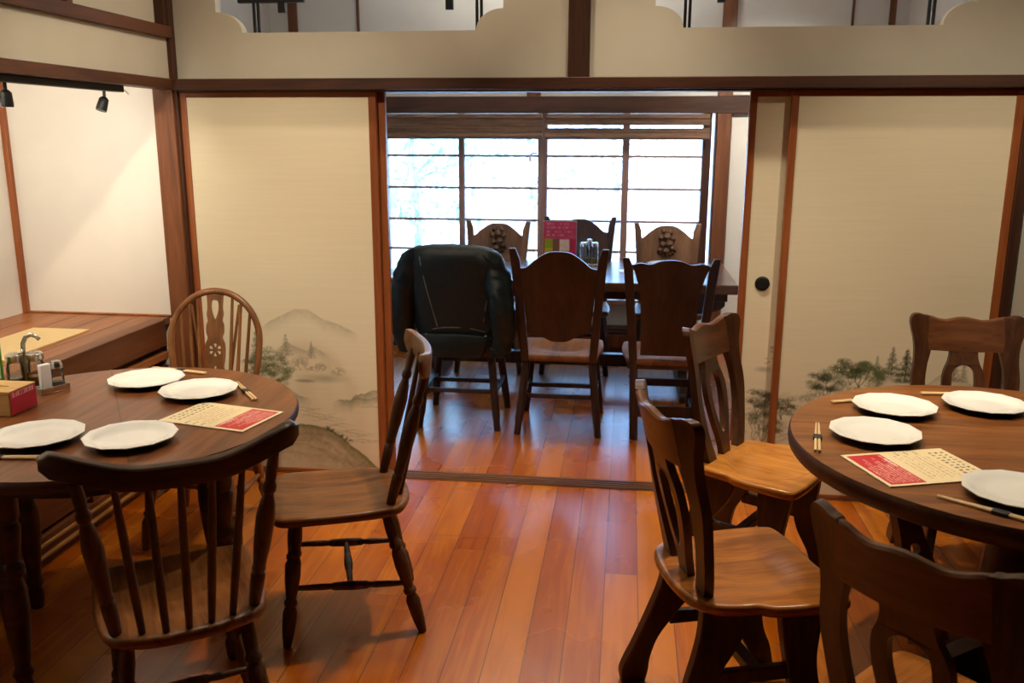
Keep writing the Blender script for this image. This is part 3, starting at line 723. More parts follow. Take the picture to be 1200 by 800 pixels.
# --- spindle-back chairs at the left table
def spindle_chair(name, label, loc, rz, crest_half, base_half, top_half, nsp, seatw, mats, zt=0.93, lean=0.11, tall=0):
    c = empty(name, loc, rz, label, 'chair', 'spindle back chairs at the left table')
    wd, wx, ws = mats
    hw = seatw
    o = spl([(hw * .93, .20), (hw, .12), (hw * .98, -.05), (hw * .86, -.17), (hw * .45, -.215), (0, -.222), (-hw * .45, -.215), (-hw * .86, -.17), (-hw * .98, -.05), (-hw, .12), (-hw * .93, .20), (-hw * .5, .222), (0, .225), (hw * .5, .222)], 4)
    dish = lambda x, y: -0.012 * (1 - sstep(0.5, 1.0, math.hypot(x / (hw * .95), (y - 0.03) / .20))) + 0.004 * math.exp(-(x / .03) ** 2) * sstep(0, .2, y)
    seat_mesh(o, 0.034, dish, 'seat', ws, c)
    legs = []
    for sx in (-1, 1):
        for sy, ty, by in ((1, .135, .188), (-1, -.135, -.242)):
            p0 = Vector((sx * hw * .86, by, 0)); p1 = Vector((sx * hw * .66, ty, .415))
            MB().lathe(p0, p1, TURN, 14).build('leg', wd, c); legs.append((p0, p1))
    q = lambda l, z: l[0].lerp(l[1], z / .415)
    mids = []
    for sx in (0, 2):
        a, b = q(legs[sx], .19), q(legs[sx + 1], .17)
        MB().lathe(a, b, STR, 12).build('side_stretcher', wd, c); mids.append(a.lerp(b, .5))
    MB().lathe(mids[0], mids[1], STR, 12).build('cross_stretcher', wd, c)
    # back
    zb = zt - 0.090
    arc = lambda u, z: -0.165 - 0.045 * (1 - (u) ** 2) - lean * (z - .44) / (zt - .44)
    bow = .030 if tall else .055
    cy_ = lambda u: -0.155 - lean * .95 - bow * (1 - u * u) + .002
    for s in (-1, 1):
        MB().lathe((s * base_half, -0.150, .428), (s * top_half, cy_(top_half / crest_half), zb + .03), POST, 14).build('back_post', wd, c)
    for k in range(nsp):
        u = (k + 1) / (nsp + 1) * 2 - 1
        a = Vector((u * base_half * .97, arc(u, .44) + .012, .43)); b = Vector((u * top_half * .98, cy_(u * top_half * .98 / crest_half), zb + .035))
        MB().lathe(a, b, [(0, .0085), (.3, .0105), (.7, .0095), (1, .007)], 10).build('spindle', wd, c)
    rg = []
    n = 28
    for k in range(n + 1):
        u = -1 + 2 * k / n; x = u * crest_half
        y = -0.155 - lean * .95 - bow * (1 - u * u) + (0.012 * max(0, abs(u) - .75) / .25)
        hh = (0.030 - 0.003 * (1 - u * u)) if not tall else 0.040; zc = (zt - 0.064 + .041 * sstep(.25, 1, abs(u))) if not tall else zt - .046 + .008 * sstep(.6, 1, abs(u))
        e = 1 - 0.55 * sstep(.93, 1.0, abs(u)); t = 0.0125 if not tall else .0095
        rg.append([(x, y - t * 1.15 * e, zc - hh * e * .92), (x, y - t * 1.5 * e, zc), (x, y - t * 1.7 * e, zc + hh * .80 * e), (x, y - t * 1.2 * e, zc + hh * e), (x, y + t * .9 * e, zc + hh * 1.0 * e), (x, y + t * 1.0 * e, zc + hh * .8 * e), (x, y + t * .8, zc), (x, y + t * .6 * e, zc - hh * .9 * e)])
    MB().rings(rg).build('crest_rail', wx, c, 0.003, sharp=50)
    return c
HD = lambda deg: R(deg - 90)
spindle_chair('spindle_chair', 'dark spindle back chair with five spindles before the left round table, nearest the camera', (-1.105, 1.962, 0), HD(123), .270, .157, .205, 5, .205, (M['worn'], M['chair_dark_x'], M['seat_worn']))
spindle_chair('spindle_chair', 'worn spindle back chair standing side on in the aisle beside the left table', (-.905, 2.650, 0), HD(200), .205, .14, .165, 3, .205, (M['worn'], M['worn_x'], M['seat_worn']), tall=1)

# --- wheel-back chair
def wheel_chair():
    c = empty('wheelback_chair', (-1.655, 3.20, 0), HD(-84), 'brown hoop back chair with a pierced wheel splat, behind the left round table', 'chair')
    hw = .205
    o = spl([(hw * .9, .20), (hw, .10), (hw * .95, -.06), (hw * .75, -.17), (hw * .35, -.205), (-hw * .35, -.205), (-hw * .75, -.17), (-hw * .95, -.06), (-hw, .10), (-hw * .9, .20), (0, .215)], 4)
    seat_mesh(o, .034, lambda x, y: -0.012 * (1 - sstep(.5, 1, math.hypot(x / .19, (y - .03) / .18))), 'seat', M['seat_worn'], c)
    legs = []
    for sx in (-1, 1):
        for ty, by in ((.13, .18), (-.13, -.235)):
            p0 = Vector((sx * .185, by, 0)); p1 = Vector((sx * .13, ty, .415)); legs.append((p0, p1))
            MB().lathe(p0, p1, TURN, 12).build('leg', M['wheel'], c)
    for a, b in ((0, 1), (2, 3)): MB().lathe(legs[a][0].lerp(legs[a][1], .45), legs[b][0].lerp(legs[b][1], .42), STR, 10).build('side_stretcher', M['wheel'], c)
    MB().lathe((-.155, -.02, .18), (.155, -.02, .18), STR, 10).build('cross_stretcher', M['wheel'], c)
    bk = lambda s: -0.165 - 0.10 * s / .5          # lean back with height
    ht = .515
    pts = []
    for k in range(41):
        a = PI * k / 40
        x = -.185 * math.cos(a); s = .315 + .20 * math.sin(a)
        if k == 0:
            for j in range(6): pts.append((-(.150 + .035 * sstep(0, 1, j / 6)), j / 6 * .315))
        pts.append((x, s))
    for j in range(5, -1, -1): pts.append((.150 + .035 * sstep(0, 1, j / 6), j / 6 * .315))
    MB().tube([(x, bk(s), .43 + s) for x, s in pts], .0135, 12).build('hoop', M['wheel'], c)
    for x0, x1, s1 in ((-.115, -.145, .43), (-.085, -.108, .475), (-.058, -.072, .50), (.058, .072, .50), (.085, .108, .475), (.115, .145, .43)):
        MB().lathe((x0, bk(0), .43), (x1, bk(s1), .43 + s1), [(0, .007), (.4, .008), (1, .006)], 8).build('spindle', M['wheel'], c)
    # brace sticks
    for s in (-1, 1): MB().lathe((s * .03, -.205, .43), (s * .10, bk(.46), .89), [(0, .008), (1, .006)], 8).build('brace_stick', M['wheel'], c)
    half = [(.036, 0.0, 1), (.038, .06), (.032, .10), (.040, .135), (.033, .165), (.040, .19), (.036, .205), (.040, .235), (.042, .27), (.040, .30), (.030, .325), (.036, .345), (.036, .375), (.030, .395), (.034, .42), (.031, .45), (.034, .50, 1)]
    outl = spl(mirror(half), 4)
    wheel = [(0.0 + .0125 * 0, 0)]
    holes = []
    for k in range(6):
        a = PI / 6 + k * PI / 3; w_ = .33
        holes.append([(r * math.cos(a + q), .275 + r * math.sin(a + q)) for r, q in ((.011, -.25), (.025, -w_), (.028, 0), (.025, w_), (.011, .25))])
    holes.append(spl([(0, .185, 1), (.006, .205), (.004, .212), (0, .208), (-.004, .212), (-.006, .205)], 3))
    holes.append(spl([(.012, .0), (.013, .05), (.010, .085), (0, .11, 1), (-.010, .085), (-.013, .05), (-.012, .0)], 3)[:] )
    holes.append(spl([(0, .395, 1), (.012, .425), (.016, .455), (.012, .475), (0, .478), (-.012, .475), (-.016, .455), (-.012, .425)], 3))
    holes[-2] = [(x, s + .012) for x, s in holes[-2]]
    MB().plate(outl, holes, .010, Matrix.Translation((0, 0, .43)), lambda p: Vector((p.x, p.y + bk(p.z), p.z))).build('wheel_splat', M['wheel'], c, sharp=30)
    return c
wheel_chair()

# --- plank-back chairs round the right table
def plank_chair(label, loc, rz, seat_mat, crisp=.82):
    c = empty('plank_chair', loc, rz, label, 'chair', 'plank back chairs at the right table')
    o = spl([(.205, .205), (.228, .175), (.232, .09), (.226, -.005), (.205, -.045), (.203, -.085), (.185, -.155), (.125, -.20), (0, -.215), (-.125, -.20), (-.185, -.155), (-.203, -.085), (-.205, -.045), (-.226, -.005), (-.232, .09), (-.228, .175), (-.205, .205), (-.10, .213), (0, .210), (.10, .213)], 4)
    dish = lambda x, y: -0.0135 * (1 - sstep(crisp, 1.0, math.hypot(x / .175, (y - .025) / .155)))
    seat_mesh(o, .036, dish, 'seat', seat_mat, c, M_=10)
    def leg(sx, pts, name):
        T = Matrix.Translation((sx * .135, 0, 0)) @ Matrix.Rotation(sx * R(-7.5), 4, 'Y')
        # plate lies in x(u)-z ; rotate so that u -> y
        m = MB().plate(spl(pts, 5), (), .034, Matrix.Translation((sx * .185, 0, 0)) @ Matrix.Rotation(sx * R(-7), 4, 'Y') @ Matrix.Rotation(R(90), 4, 'Z'))
        return m.build('leg', M['leg_brown'], c, .004)
    rear = [(-.165, .412, 1), (-.035, .412, 1), (-.055, .33), (-.115, .24), (-.165, .16), (-.185, .09), (-.188, .045), (-.195, 0, 1), (-.265, 0, 1), (-.270, .05), (-.240, .13), (-.205, .23), (-.175, .33)]
    front = [(.045, .412, 1), (.170, .412, 1), (.160, .33), (.150, .24), (.165, .15), (.195, .08), (.215, .0, 1), (.145, 0, 1), (.125, .07), (.085, .15), (.065, .24), (.052, .33)]
    for sx in (-1, 1):
        leg(sx, rear, 'r'); leg(sx, front, 'f')
        MB().box(sx * .155 - .012, sx * .155 + .012, -.135, .115, .195, .235).build('side_stretcher', M['leg_brown'], c, .004)
    MB().box(-.155, .155, -.03, .005, .20, .23).build('cross_stretcher', M['leg_brown'], c, .004)
    # back: u across, s up
    bend = .050; lean = .115
    f = lambda p: Vector((p.x, p.y - .150 - lean * (p.z / .5) ** 1.15 + bend * ((p.x / .2) ** 2 - .35) * (p.z / .5), p.z))
    T = Matrix.Translation((0, 0, .432))
    stile = [(.082, 0, 1), (.142, 0, 1), (.160, .06), (.178, .15), (.190, .24), (.184, .33), (.188, .39), (.202, .445), (.205, .472), (.195, .490), (.172, .493), (.148, .486), (.130, .481), (.127, .45), (.128, .40), (.122, .36), (.135, .30), (.140, .23), (.130, .14), (.108, .06)]
    so = spl(stile, 5)
    def fine(p, n=3):
        out = []
        for i in range(len(p)):
            a, b = p[i], p[(i + 1) % len(p)]
            for k in range(n): out.append((a[0] + (b[0] - a[0]) * k / n, a[1] + (b[1] - a[1]) * k / n))
        return out
    MB().plate(so, (), .026, T, f).build('back_stile', M['back_brown'], c, .0045)
    MB().plate([(-a, b) for a, b in reversed(so)], (), .026, T, f).build('back_stile', M['back_brown'], c, .0045)
    hx = [(.030, 0, 1), (.036, .06), (.058, .13), (.074, .21), (.072, .27), (.055, .315), (.050, .345), (.055, .372, 1)]
    sp = spl(mirror(hx), 5)
    hole = spl([(0, .085), (.022, .12), (.038, .19), (.042, .245), (.034, .285), (0, .303), (-.034, .285), (-.042, .245), (-.038, .19), (-.022, .12)], 4)
    MB().plate(sp, [hole], .022, T, f).build('splat', M['back_brown'], c, .003)
    # crest rail between the stiles, wavy top
    top = lambda u: float(np.interp(abs(u), [0, .02, .04, .065, .09, .105, .12, .138], [.477, .4757, .4715, .467, .4705, .476, .4815, .483]))
    n = 26; vs = []
    rg = []
    for k in range(n + 1):
        u = -.137 + .274 * k / n; t = top(u); b = .358 - .006 * math.cos(u / .137 * PI / 2); hh = .0135
        rg.append([f(Vector((u, -hh, b))), f(Vector((u, -hh, (t + b) / 2))), f(Vector((u, -hh, t - .005))), f(Vector((u, -hh * .5, t))), f(Vector((u, hh * .5, t))), f(Vector((u, hh, t - .005))), f(Vector((u, hh, (t + b) / 2))), f(Vector((u, hh, b)))])
    MB().rings(rg, True, T).build('crest_rail', M['back_brown_x'], c, 0)
    return c
D1 = plank_chair('plank back chair with red brown seat, side on in the aisle by the right table', (.335, 2.285, 0), HD(18), M['seat_red'], .35)
D2 = plank_chair('plank back chair with a bright orange oak seat between the right table and the doorway', (.515, 3.12, 0), HD(-31), M['seat_oak'])
D3 = dup(D1, (1.275, 3.245, 0), HD(-92), 'plank back chair facing us behind the right table, before the painted door')
D4 = dup(D1, (.668, 1.625, 0), HD(45), 'plank back chair seen from behind in the near right corner of the photo')

# --- arch-back chairs in the far room
def arch_chair(label, loc, rz, H_=1.02, top=None, bottom=None, carve=False, straight=False, wt=.228, wb=.18, seat_mat=None, mats=None):
    c = empty('panel_chair', loc, rz, label, 'chair', 'high panel back chairs at the far table')
    ms, mp = mats or (M['far_chair'], M['far_panel'])
    hw = .225
    o = spl([(hw * .88, .21), (hw * 1.0, .17), (hw * 1.02, .02), (hw * .93, -.12), (hw * .82, -.20), (0, -.21), (-hw * .82, -.20), (-hw * .93, -.12), (-hw * 1.02, .02), (-hw, .17), (-hw * .88, .21), (0, .225)], 4)
    seat_mesh(o, .038, lambda x, y: -0.014 * (1 - sstep(.45, 1, math.hypot(x / .20, (y - .02) / .17))), 'seat', seat_mat or M['far_seat'], c)
    lean = .12; k_ = H_ - .44
    f = lambda p: Vector((p.x, p.y - .185 - lean * max(0, p.z) / k_, p.z))
    T = Matrix.Translation((0, 0, .43))
    ear = k_ + .01
    for s in (-1, 1):
        a = Vector((s * wb, -.185, .40)); b = Vector((s * wt, -.185 - lean, .43 + ear))
        d = (b - a).normalized()
        rg = []
        for t in np.linspace(0, 1, 12):
            p = a.lerp(b, t); w_ = .021 + .003 * t; dp = .017
            if t > .95: w_ *= .72; dp *= .7
            flare = s * .010 * sstep(.9, 1, t)
            rg.append([(p.x + flare + q * w_, p.y + r * dp, p.z) for q, r in ((-1, -1), (1, -1), (1, 1), (-1, 1))])
        m = MB().rings(rg)
        m.build('back_post', ms, c, .005)
    tz = top or [(0, k_ - .005), (.06, k_ - .012), (.12, k_ - .050), (.165, k_ - .088), (.20, k_ - .095, 1)]
    bz = bottom or [(.165, .135, 1), (.12, .128), (.075, .105), (.04, .088), (0, .085)]
    halfp = [tuple(p) for p in tz] + [tuple(p) for p in bz]
    right = halfp; left = [(-p[0],) + tuple(p[1:]) for p in reversed(halfp)][1:-1] if halfp[0][0] == 0 else []
    outl = spl(right + left, 5)
    pn = MB().plate(outl, (), .022, T, f).build('back_panel', mp, c, .004)
    if carve:
        cv = MB(); yy = .014
        zc = k_ * .74; CS = 1.25
        for k in range(7):
            a = PI * (1.15 + .70 * k / 6); 
            cv.tube([f(Vector((.055 * math.cos(a + .22), yy, zc + .06 * math.sin(a + .22)))), f(Vector((.062 * math.cos(a), yy + .008, zc + .066 * math.sin(a)))), f(Vector((.055 * math.cos(a - .22), yy, zc + .06 * math.sin(a - .22))))], [.006, .013, .006], 8)
        for (x, z, r) in ((0, .05, .024), (-.032, .042, .017), (.033, .045, .017), (-.012, .012, .022), (.022, .008, .018), (-.03, -.012, .016), (.005, -.028, .02), (.036, -.022, .014), (-.018, .075, .014), (.02, .078, .013)):
            r *= CS; p = f(Vector((x * CS, yy + .004, zc + z * CS)))
            cv.tube([p + Vector((0, -.012, -r)), p + Vector((0, .006, -r * .5)), p + Vector((0, .009, 0)), p + Vector((0, .006, r * .5)), p + Vector((0, -.012, r))], [.002, r * .8, r, r * .8, .002], 8)
        cv.v = [p + Vector((0, 0, .43)) for p in cv.v]
        tag(cv.build('carving', M['carved'], pn), 'carved flower relief')
    if not straight:
        lg = [(s * .175, ty, s * fx, by) for s, fx in ((-1, .218), (1, .218)) for ty, by in ((.15, .205), (-.16, -.225))]
    else:
        lg = [(s * .168, ty, s * fx, by) for s, fx in ((-1, .155), (1, .155)) for ty, by in ((.15, .17), (-.185, -.205))]
    P = []
    for x, ty, fx, by in lg:
        p0 = Vector((fx, by, 0)); p1 = Vector((x, ty, .41))
        rg = []
        for t in (0, .12, .2, .5, 1):
            p = p0.lerp(p1, t); w_ = (.018 if t < .15 else .021) if not straight else .020
            if straight and by < 0: w_ = .022
            rg.append([p + Vector((q * w_, r * w_, 0)) for q, r in ((-1, -.45), (-.45, -1), (.45, -1), (1, -.45), (1, .45), (.45, 1), (-.45, 1), (-1, .45))])
        MB().rings(rg).build('leg', ms, c, .002); P.append((p0, p1))
    at = lambda i, z: P[i][0].lerp(P[i][1], z / .41)
    def sb(a, b, w_, h, name):
        d = (b - a); L = d.length; q = d.to_track_quat('X', 'Z').to_matrix().to_4x4(); q.translation = a
        MB().box(0, L, -w_, w_, -h, h, q).build(name, ms, c, .003)
    if not straight:
        sb(at(0, .20), at(1, .20), .010, .014, 'side_stretcher'); sb(at(2, .20), at(3, .20), .010, .014, 'side_stretcher')
        sb(at(0, .20).lerp(at(1, .20), .30), at(2, .20).lerp(at(3, .20), .30), .012, .012, 'cross_stretcher')
        sb(at(1, .20).lerp(at(0, .20), .10), at(3, .20).lerp(at(2, .20), .10), .010, .012, 'cross_stretcher')
    else:
        sb(at(1, .155), at(3, .155), .012, .030, 'rear_rail'); sb(at(0, .22), at(2, .22), .012, .022, 'front_rail')
        sb(at(0, .12), at(1, .12), .012, .018, 'side_stretcher'); sb(at(2, .12), at(3, .12), .012, .018, 'side_stretcher')
        MB().box(-.20, .20, -.205, -.170, .385, .43).build('seat_rail', ms, c, .004)
    return c
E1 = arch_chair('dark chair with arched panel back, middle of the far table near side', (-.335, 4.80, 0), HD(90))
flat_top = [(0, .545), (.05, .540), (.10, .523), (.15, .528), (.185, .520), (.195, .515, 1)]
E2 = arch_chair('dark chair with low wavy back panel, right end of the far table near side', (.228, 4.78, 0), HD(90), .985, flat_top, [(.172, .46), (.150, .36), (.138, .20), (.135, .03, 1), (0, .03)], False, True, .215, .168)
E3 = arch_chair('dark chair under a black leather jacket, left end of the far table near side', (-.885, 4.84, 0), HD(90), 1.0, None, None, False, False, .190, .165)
E4 = arch_chair('brown carved back chair facing us, left on the window side of the far table', (-.905, 6.02, 0), HD(-90), .985, None, None, True, False, .205, .165, None, (M['opp_panel_hazed'], M['opp_panel_hazed']))
E5 = dup(E1, (-.325, 6.05, 0), HD(-90), 'dark chair on the window side of the far table, half hidden behind the red card')
E6 = dup(E4, (.285, 6.02, 0), HD(-90), 'brown carved back chair facing us, right on the window side of the far table')

# --- round tables
def round_top(t, r, z, th, mat_top, mat_edge, seamdir=None):
    seg = 72
    rg = []
    for rr, zz in ((r * .9, z - th), (r - .010, z - th), (r - .002, z - th * .8), (r, z - th * .5), (r - .001, z - .008), (r - .006, z - .001)):
        rg.append([(rr * math.cos(2 * PI * k / seg), rr * math.sin(2 * PI * k / seg), zz) for k in range(seg)])
    m = MB(); m.rings(rg, False); m.add(rg[0], [tuple(range(seg - 1, -1, -1))])
    m.build('table_edge', mat_edge, t, sharp=45)
    m2 = MB(); rr = r - .006
    ring = [(rr * math.cos(2 * PI * k / seg), rr * math.sin(2 * PI * k / seg)) for k in range(seg)]
    m2.add([(x, y, z) for x, y in ring] , [tuple(range(seg))])
    m2.add([(x, y, z - .004) for x, y in ring], [tuple(range(seg - 1, -1, -1))])
    n = seg
    m2.f += [(i + n, (i + 1) % n + n, (i + 1) % n, i) for i in range(n)]; m2.mi += [0] * n
    return m2.build('tabletop', mat_top, t, smooth=False)
lt = empty('round_table', (-1.56, 2.447, 0), 0, 'dark round table on turned legs at the left, laid with white plates', 'table')
round_top(lt, .568, .74, .036, M['table_l'], M['table_edge'])
sm = MB()
for off in (-.0,):
    a = Vector((-1.856 + 1.56, 2.949 - 2.447, .7402)); b = Vector((-1.499 + 1.56, 2.405 - 2.447, .7402)); d = (b - a); b = a + d * 1.85
    q = (b - a).to_track_quat('X', 'Z').to_matrix().to_4x4(); q.translation = a
    sm.box(0, (b - a).length, -.0014, .0014, -.001, .0005, q)
sm.build('leaf_seam', M['table_edge'], lt)
ap = MB()
rg = [[(rr * math.cos(2 * PI * k / 48), rr * math.sin(2 * PI * k / 48), zz) for k in range(48)] for rr, zz in ((.43, .64), (.43, .705), (.41, .705), (.41, .64))]
ap.rings(rg, False, None, True); ap.build('apron', M['table_edge'], lt, sharp=40)
BIG = [(0, .020), (.03, .024), (.08, .026), (.11, .020), (.14, .028), (.17, .020), (.30, .030), (.42, .036), (.50, .034), (.55, .024), (.57, .034), (.60, .034), (.62, .024), (.70, .032), (.76, .036), (.78, .030), (.80, .036), (1, .036)]
for a in (258, 166, 346, 76):
    x, y = math.cos(R(a)), math.sin(R(a))
    MB().lathe((x * .41, y * .41, 0), (x * .40, y * .40, .705), BIG, 18).build('leg', M['table_edge'], lt)
rt = empty('round_table', (1.117, 2.512, 0), 0, 'brown round table with a thick dark rim at the right, laid with white plates', 'table')
round_top(rt, .629, .74, .052, M['table_r'], M['table_edge'])
MB().box(-.50, .50, -.055, .055, .60, .69).build('cross_beam', M['table_edge'], rt, .006)
MB().box(-.055, .055, -.50, .50, .60, .69).build('cross_beam', M['table_edge'], rt, .006)
MB().lathe((0, 0, .05), (0, 0, .62), [(0, .09), (.1, .085), (.2, .06), (.5, .075), (.8, .06), (1, .085)], 24).build('pedestal', M['table_edge'], rt)
for a in (0, 90, 180, 270):
    MB().plate(spl([(.03, .16, 1), (.15, .13), (.30, .075), (.40, .05), (.44, 0, 1), (.30, 0), (.03, .03, 1)], 5), (), .055, Matrix.Rotation(R(a + 20), 4, 'Z')).build('foot', M['table_edge'], rt, .005)
bt = Matrix.Translation((-.30, -.17, .40)) @ Matrix.Rotation(R(24), 4, 'Z') @ Matrix.Rotation(R(-24), 4, 'X')
MB().plate(spl([(-.055, -.16, 1), (.050, -.16, 1), (.060, .0), (.035, .14), (.045, .31, 1), (-.045, .31, 1), (-.040, .12), (-.060, .0)], 4), [spl([(.016 * math.cos(a), .085 + .016 * math.sin(a)) for a in np.linspace(0, 2 * PI, 10, endpoint=False)], 2), spl([(.010 * math.cos(a) - .01, .0 + .010 * math.sin(a)) for a in np.linspace(0, 2 * PI, 10, endpoint=False)], 2)], .03, bt).build('brace', M['table_r'], rt, .003)

# --- long table in the far room
ft = empty('long_table', (-.42, 5.65, 0), 0, 'long dark table in the far room before the bright window', 'table')
MB().box(-1.07, 1.07, -.46, .46, .685, .74).build('tabletop', M['far_table'], ft, .006)
MB().box(-1.02, 1.02, -.40, .40, .632, .685).build('apron', M['far_chair'], ft, .004)
for sx in (-1, 1):
    x = sx * .80
    MB().plate(spl([(-.36, .64, 1), (.36, .64, 1), (.34, .58), (.20, .53), (.10, .48), (.085, .30), (.10, .14), (.22, .09), (.36, .06), (.38, 0, 1), (-.38, 0, 1), (-.36, .06), (-.22, .09), (-.10, .14), (-.085, .30), (-.10, .48), (-.20, .53), (-.34, .58)], 4), (), .06, Matrix.Translation((x, 0, 0)) @ Matrix.Rotation(R(90), 4, 'Z')).build('trestle', M['far_chair'], ft, .005)
    MB().plate(spl([(0, .635, 1), (sx * .21, .635, 1), (sx * .205, .59), (sx * .12, .555), (0, .545, 1)], 5) if sx > 0 else list(reversed(spl([(0, .635, 1), (sx * .21, .635, 1), (sx * .205, .59), (sx * .12, .555), (0, .545, 1)], 5))), (), .70, Matrix.Translation((x, 0, 0))).build('end_bracket', M['far_chair'], ft, .005)
MB().box(-.80, .80, -.03, .03, .125, .205).build('stretcher', M['far_chair'], ft, .005)

# ------------------------------------------------------------------ tableware
def plate_thing(loc, rz, label, group):
    p = empty('plate', loc, rz, label, 'plate', group)
    n = 12
    def ring(r, z, m=12):
        return [(r * math.cos(2 * PI * (k + .5) / m), r * math.sin(2 * PI * (k + .5) / m), z) for k in range(m)]
    m = MB(); rg = [ring(.127, .0200), ring(.1265, .0222), ring(.1235, .0224), ring(.100, .0150), ring(.090, .0105), ring(.05, .0095), ring(.004, .0095)]
    m.rings(rg, False); m.f.append(tuple(6 * n + i for i in range(n))); m.mi.append(0)
    m.build('dish', M['porcelain'], p, 0.0, sharp=70)
    u = MB(); u.rings([ring(.1268, .0202), ring(.105, .0105), ring(.085, .003), ring(.078, 0.0), ring(.01, .0005)], False)
    u.f = [tuple(reversed(f)) for f in u.f]
    tag(u.build('glazed_underside', M['blue_glaze'], p, smooth=False), 'dark blue glazed underside')
    return p
GP = 'white twelve sided plates on the round tables'
P0 = plate_thing((-1.622, 2.780, .7402), .1, 'white plate at the back of the left round table, by the wheelback chair', GP)
for x, y, a, lab in ((-1.383, 2.680, .3, 'white plate right of the back one on the left round table, above the menu card'),
                     (-1.618, 2.187, .0, 'white plate at the left edge of the photo, on the left round table'),
                     (-1.354, 2.213, .2, 'white plate nearest the dark crest rail on the left round table'),
                     (.850, 2.806, .12, 'white plate beside the chopsticks tips at the back left of the right round table'),
                     (.722, 2.535, .25, 'white plate above the menu card on the right round table'),
                     (1.142, 2.872, .05, 'white plate in front of the plank chair behind the right round table'),
                     (.946, 2.125, .2, 'white plate at the right edge of the photo beside the long banded chopsticks')):
    dup(P0, (x, y, .7402), a, lab)
fp = dup(P0, (.27, 5.93, .7402), 0.1, 'white plate on the long table in the far room', 'far plate'); del fp['group']

def sticks_thing(a, b, z, label, band=True):
    a = Vector((a[0], a[1], z)); b = Vector((b[0], b[1], z)); d = b - a
    c = empty('chopsticks', (a + b) / 2, math.atan2(d.y, d.x), label, 'chopsticks', 'banded chopsticks on the round tables')
    L = d.length / 2
    for s in (-1, 1):
        MB().tube([(-L, s * .0052, .0042), (L * .2, s * .0045, .0042), (L, s * .0036, .0034)], [.0042, .0038, .0022], 8).build('stick', M['bamboo'], c)
    if band:
        w = MB(); rg = [[(x, y, z_) for y, z_ in ((-.0112, .0002), (.0112, .0002), (.0122, .0045), (.0105, .0092), (-.0105, .0092), (-.0122, .0045))] for x in (-L * .22, L * .05)]
        w.rings(rg).build('paper_band', M['band'], c, .001)
    return c
ZT = .7405
def ext(p, q, L=.24):
    d = Vector((q[0] - p[0], q[1] - p[1])).normalized(); return (p[0] + d.x * L, p[1] + d.y * L)
sticks_thing((-1.169, 2.632), ext((-1.169, 2.632), (-1.328, 2.839), .25), ZT, 'banded chopsticks at the right rim of the left round table')
sticks_thing((-1.477, 2.922), ext((-1.477, 2.922), (-1.572, 2.945)), ZT, 'chopsticks mostly hidden behind the back plate of the left round table')
sticks_thing((-1.521, 2.050), ext((-1.521, 2.050), (-1.623, 2.036)), ZT, 'chopsticks below the plate at the left edge of the photo')
sticks_thing((.534, 2.380), (.584, 2.634), ZT, 'banded chopsticks at the left rim of the right round table')
sticks_thing((.674, 2.862), ext((.674, 2.862), (.767, 2.8995), .20), ZT, 'chopsticks poking out left of the back plate on the right round table')
sticks_thing((.991, 3.006), ext((.991, 3.006), (1.062, 3.013)), ZT, 'chopsticks in front of the plank chair behind the right round table')
sticks_thing((.957, 1.938), (.754, 2.100), ZT, 'long banded chopsticks at the near right of the right round table')

# ---- printed menu cards
RED = s2l((196, 36, 52)); CREAM = s2l((240, 222, 180)); INK = s2l((70, 52, 44)); PINK = s2l((245, 190, 180)); BROWN = s2l((170, 110, 90))
def menu_colors(cv, L, W):
    """x 0..L, z 0..W; red block at low x; lines of writing run along z"""
    cv.mix(((cv.x > .010) & (cv.x < L * .355) & (cv.z > .010) & (cv.z < W - .012)) * 1.0, RED)
    rg = np.random.default_rng(4)
    def glyphs(x, z0, z1, h, col, gap=.35, amt=.9):
        z = z0
        while z < z1:
            w = h * rg.uniform(.75, 1.0)
            for k in range(5):
                if rg.random() < .55:
                    xx = x + h * (rg.random() - .5); cv.mix((np.abs(cv.x - xx) < h * .10) & (cv.z > z) & (cv.z < z + w) if False else ((np.abs(cv.x - xx) < h * .12) & (cv.z > z) & (cv.z < z + w)) * amt, col)
                else:
                    zz = z + w * rg.random(); cv.mix(((np.abs(cv.z - zz) < h * .12) & (np.abs(cv.x - x) < h * .5)) * amt, col)
            z += h * (1 + gap)
    for k, x in enumerate(np.linspace(.022, L * .33, 9)):
        glyphs(x, .020, W * (.55 + .35 * ((k * .37) % 1)) , .0055, PINK, .25, .85)
    glyphs(L * .335, W * .55, W * .8, .008, (0.9, .8, .75), .2)
    for k, x in enumerate(np.linspace(L * .46, L * .74, 7)):
        glyphs(x, .03 + .01 * (k % 2), W * (.86 - .1 * ((k * .61) % 1)), .0050, BROWN, .5, .6)
        if k % 2: glyphs(x, W * .86, W * .94, .006, INK, .3, .8)
    for k, x in enumerate((L * .82, L * .88, L * .94)):
        glyphs(x, W * .12, W * .90, .0095, INK, .9, .9)
def menu_thing(o, dx, L, W, flipside, label, curl=.0):
    ang = math.atan2(dx[1], dx[0])
    c = empty('menu_card', (o[0], o[1], ZT), ang, label, 'menu', 'menu cards on the round tables')
    cv = Canvas(0, L, 0, W, .0022, CREAM, 2); menu_colors(cv, L, W)
    g = grid_mesh('printed_face', M['print'], cv.nu, cv.nv, lambda u, v: (u * L, (v - .5) * W, .0031 + curl * sstep(.75, 1, u) * .02), cv.c, c)
    MB().box(0, L, -W / 2, W / 2, .0004, .0026).build('card', M['tissue'], c)
    return c
# right card: red end at the left
mid = Vector((.624, 2.251)); menu_thing(mid, (.282, .093), .30, .225, False, 'cream menu card with a red block on the right round table')
mid = Vector((-1.055, 2.425)); menu_thing(mid, (-.331, .076), .30, .205, True, 'cream menu card with a red block on the left round table', .0)

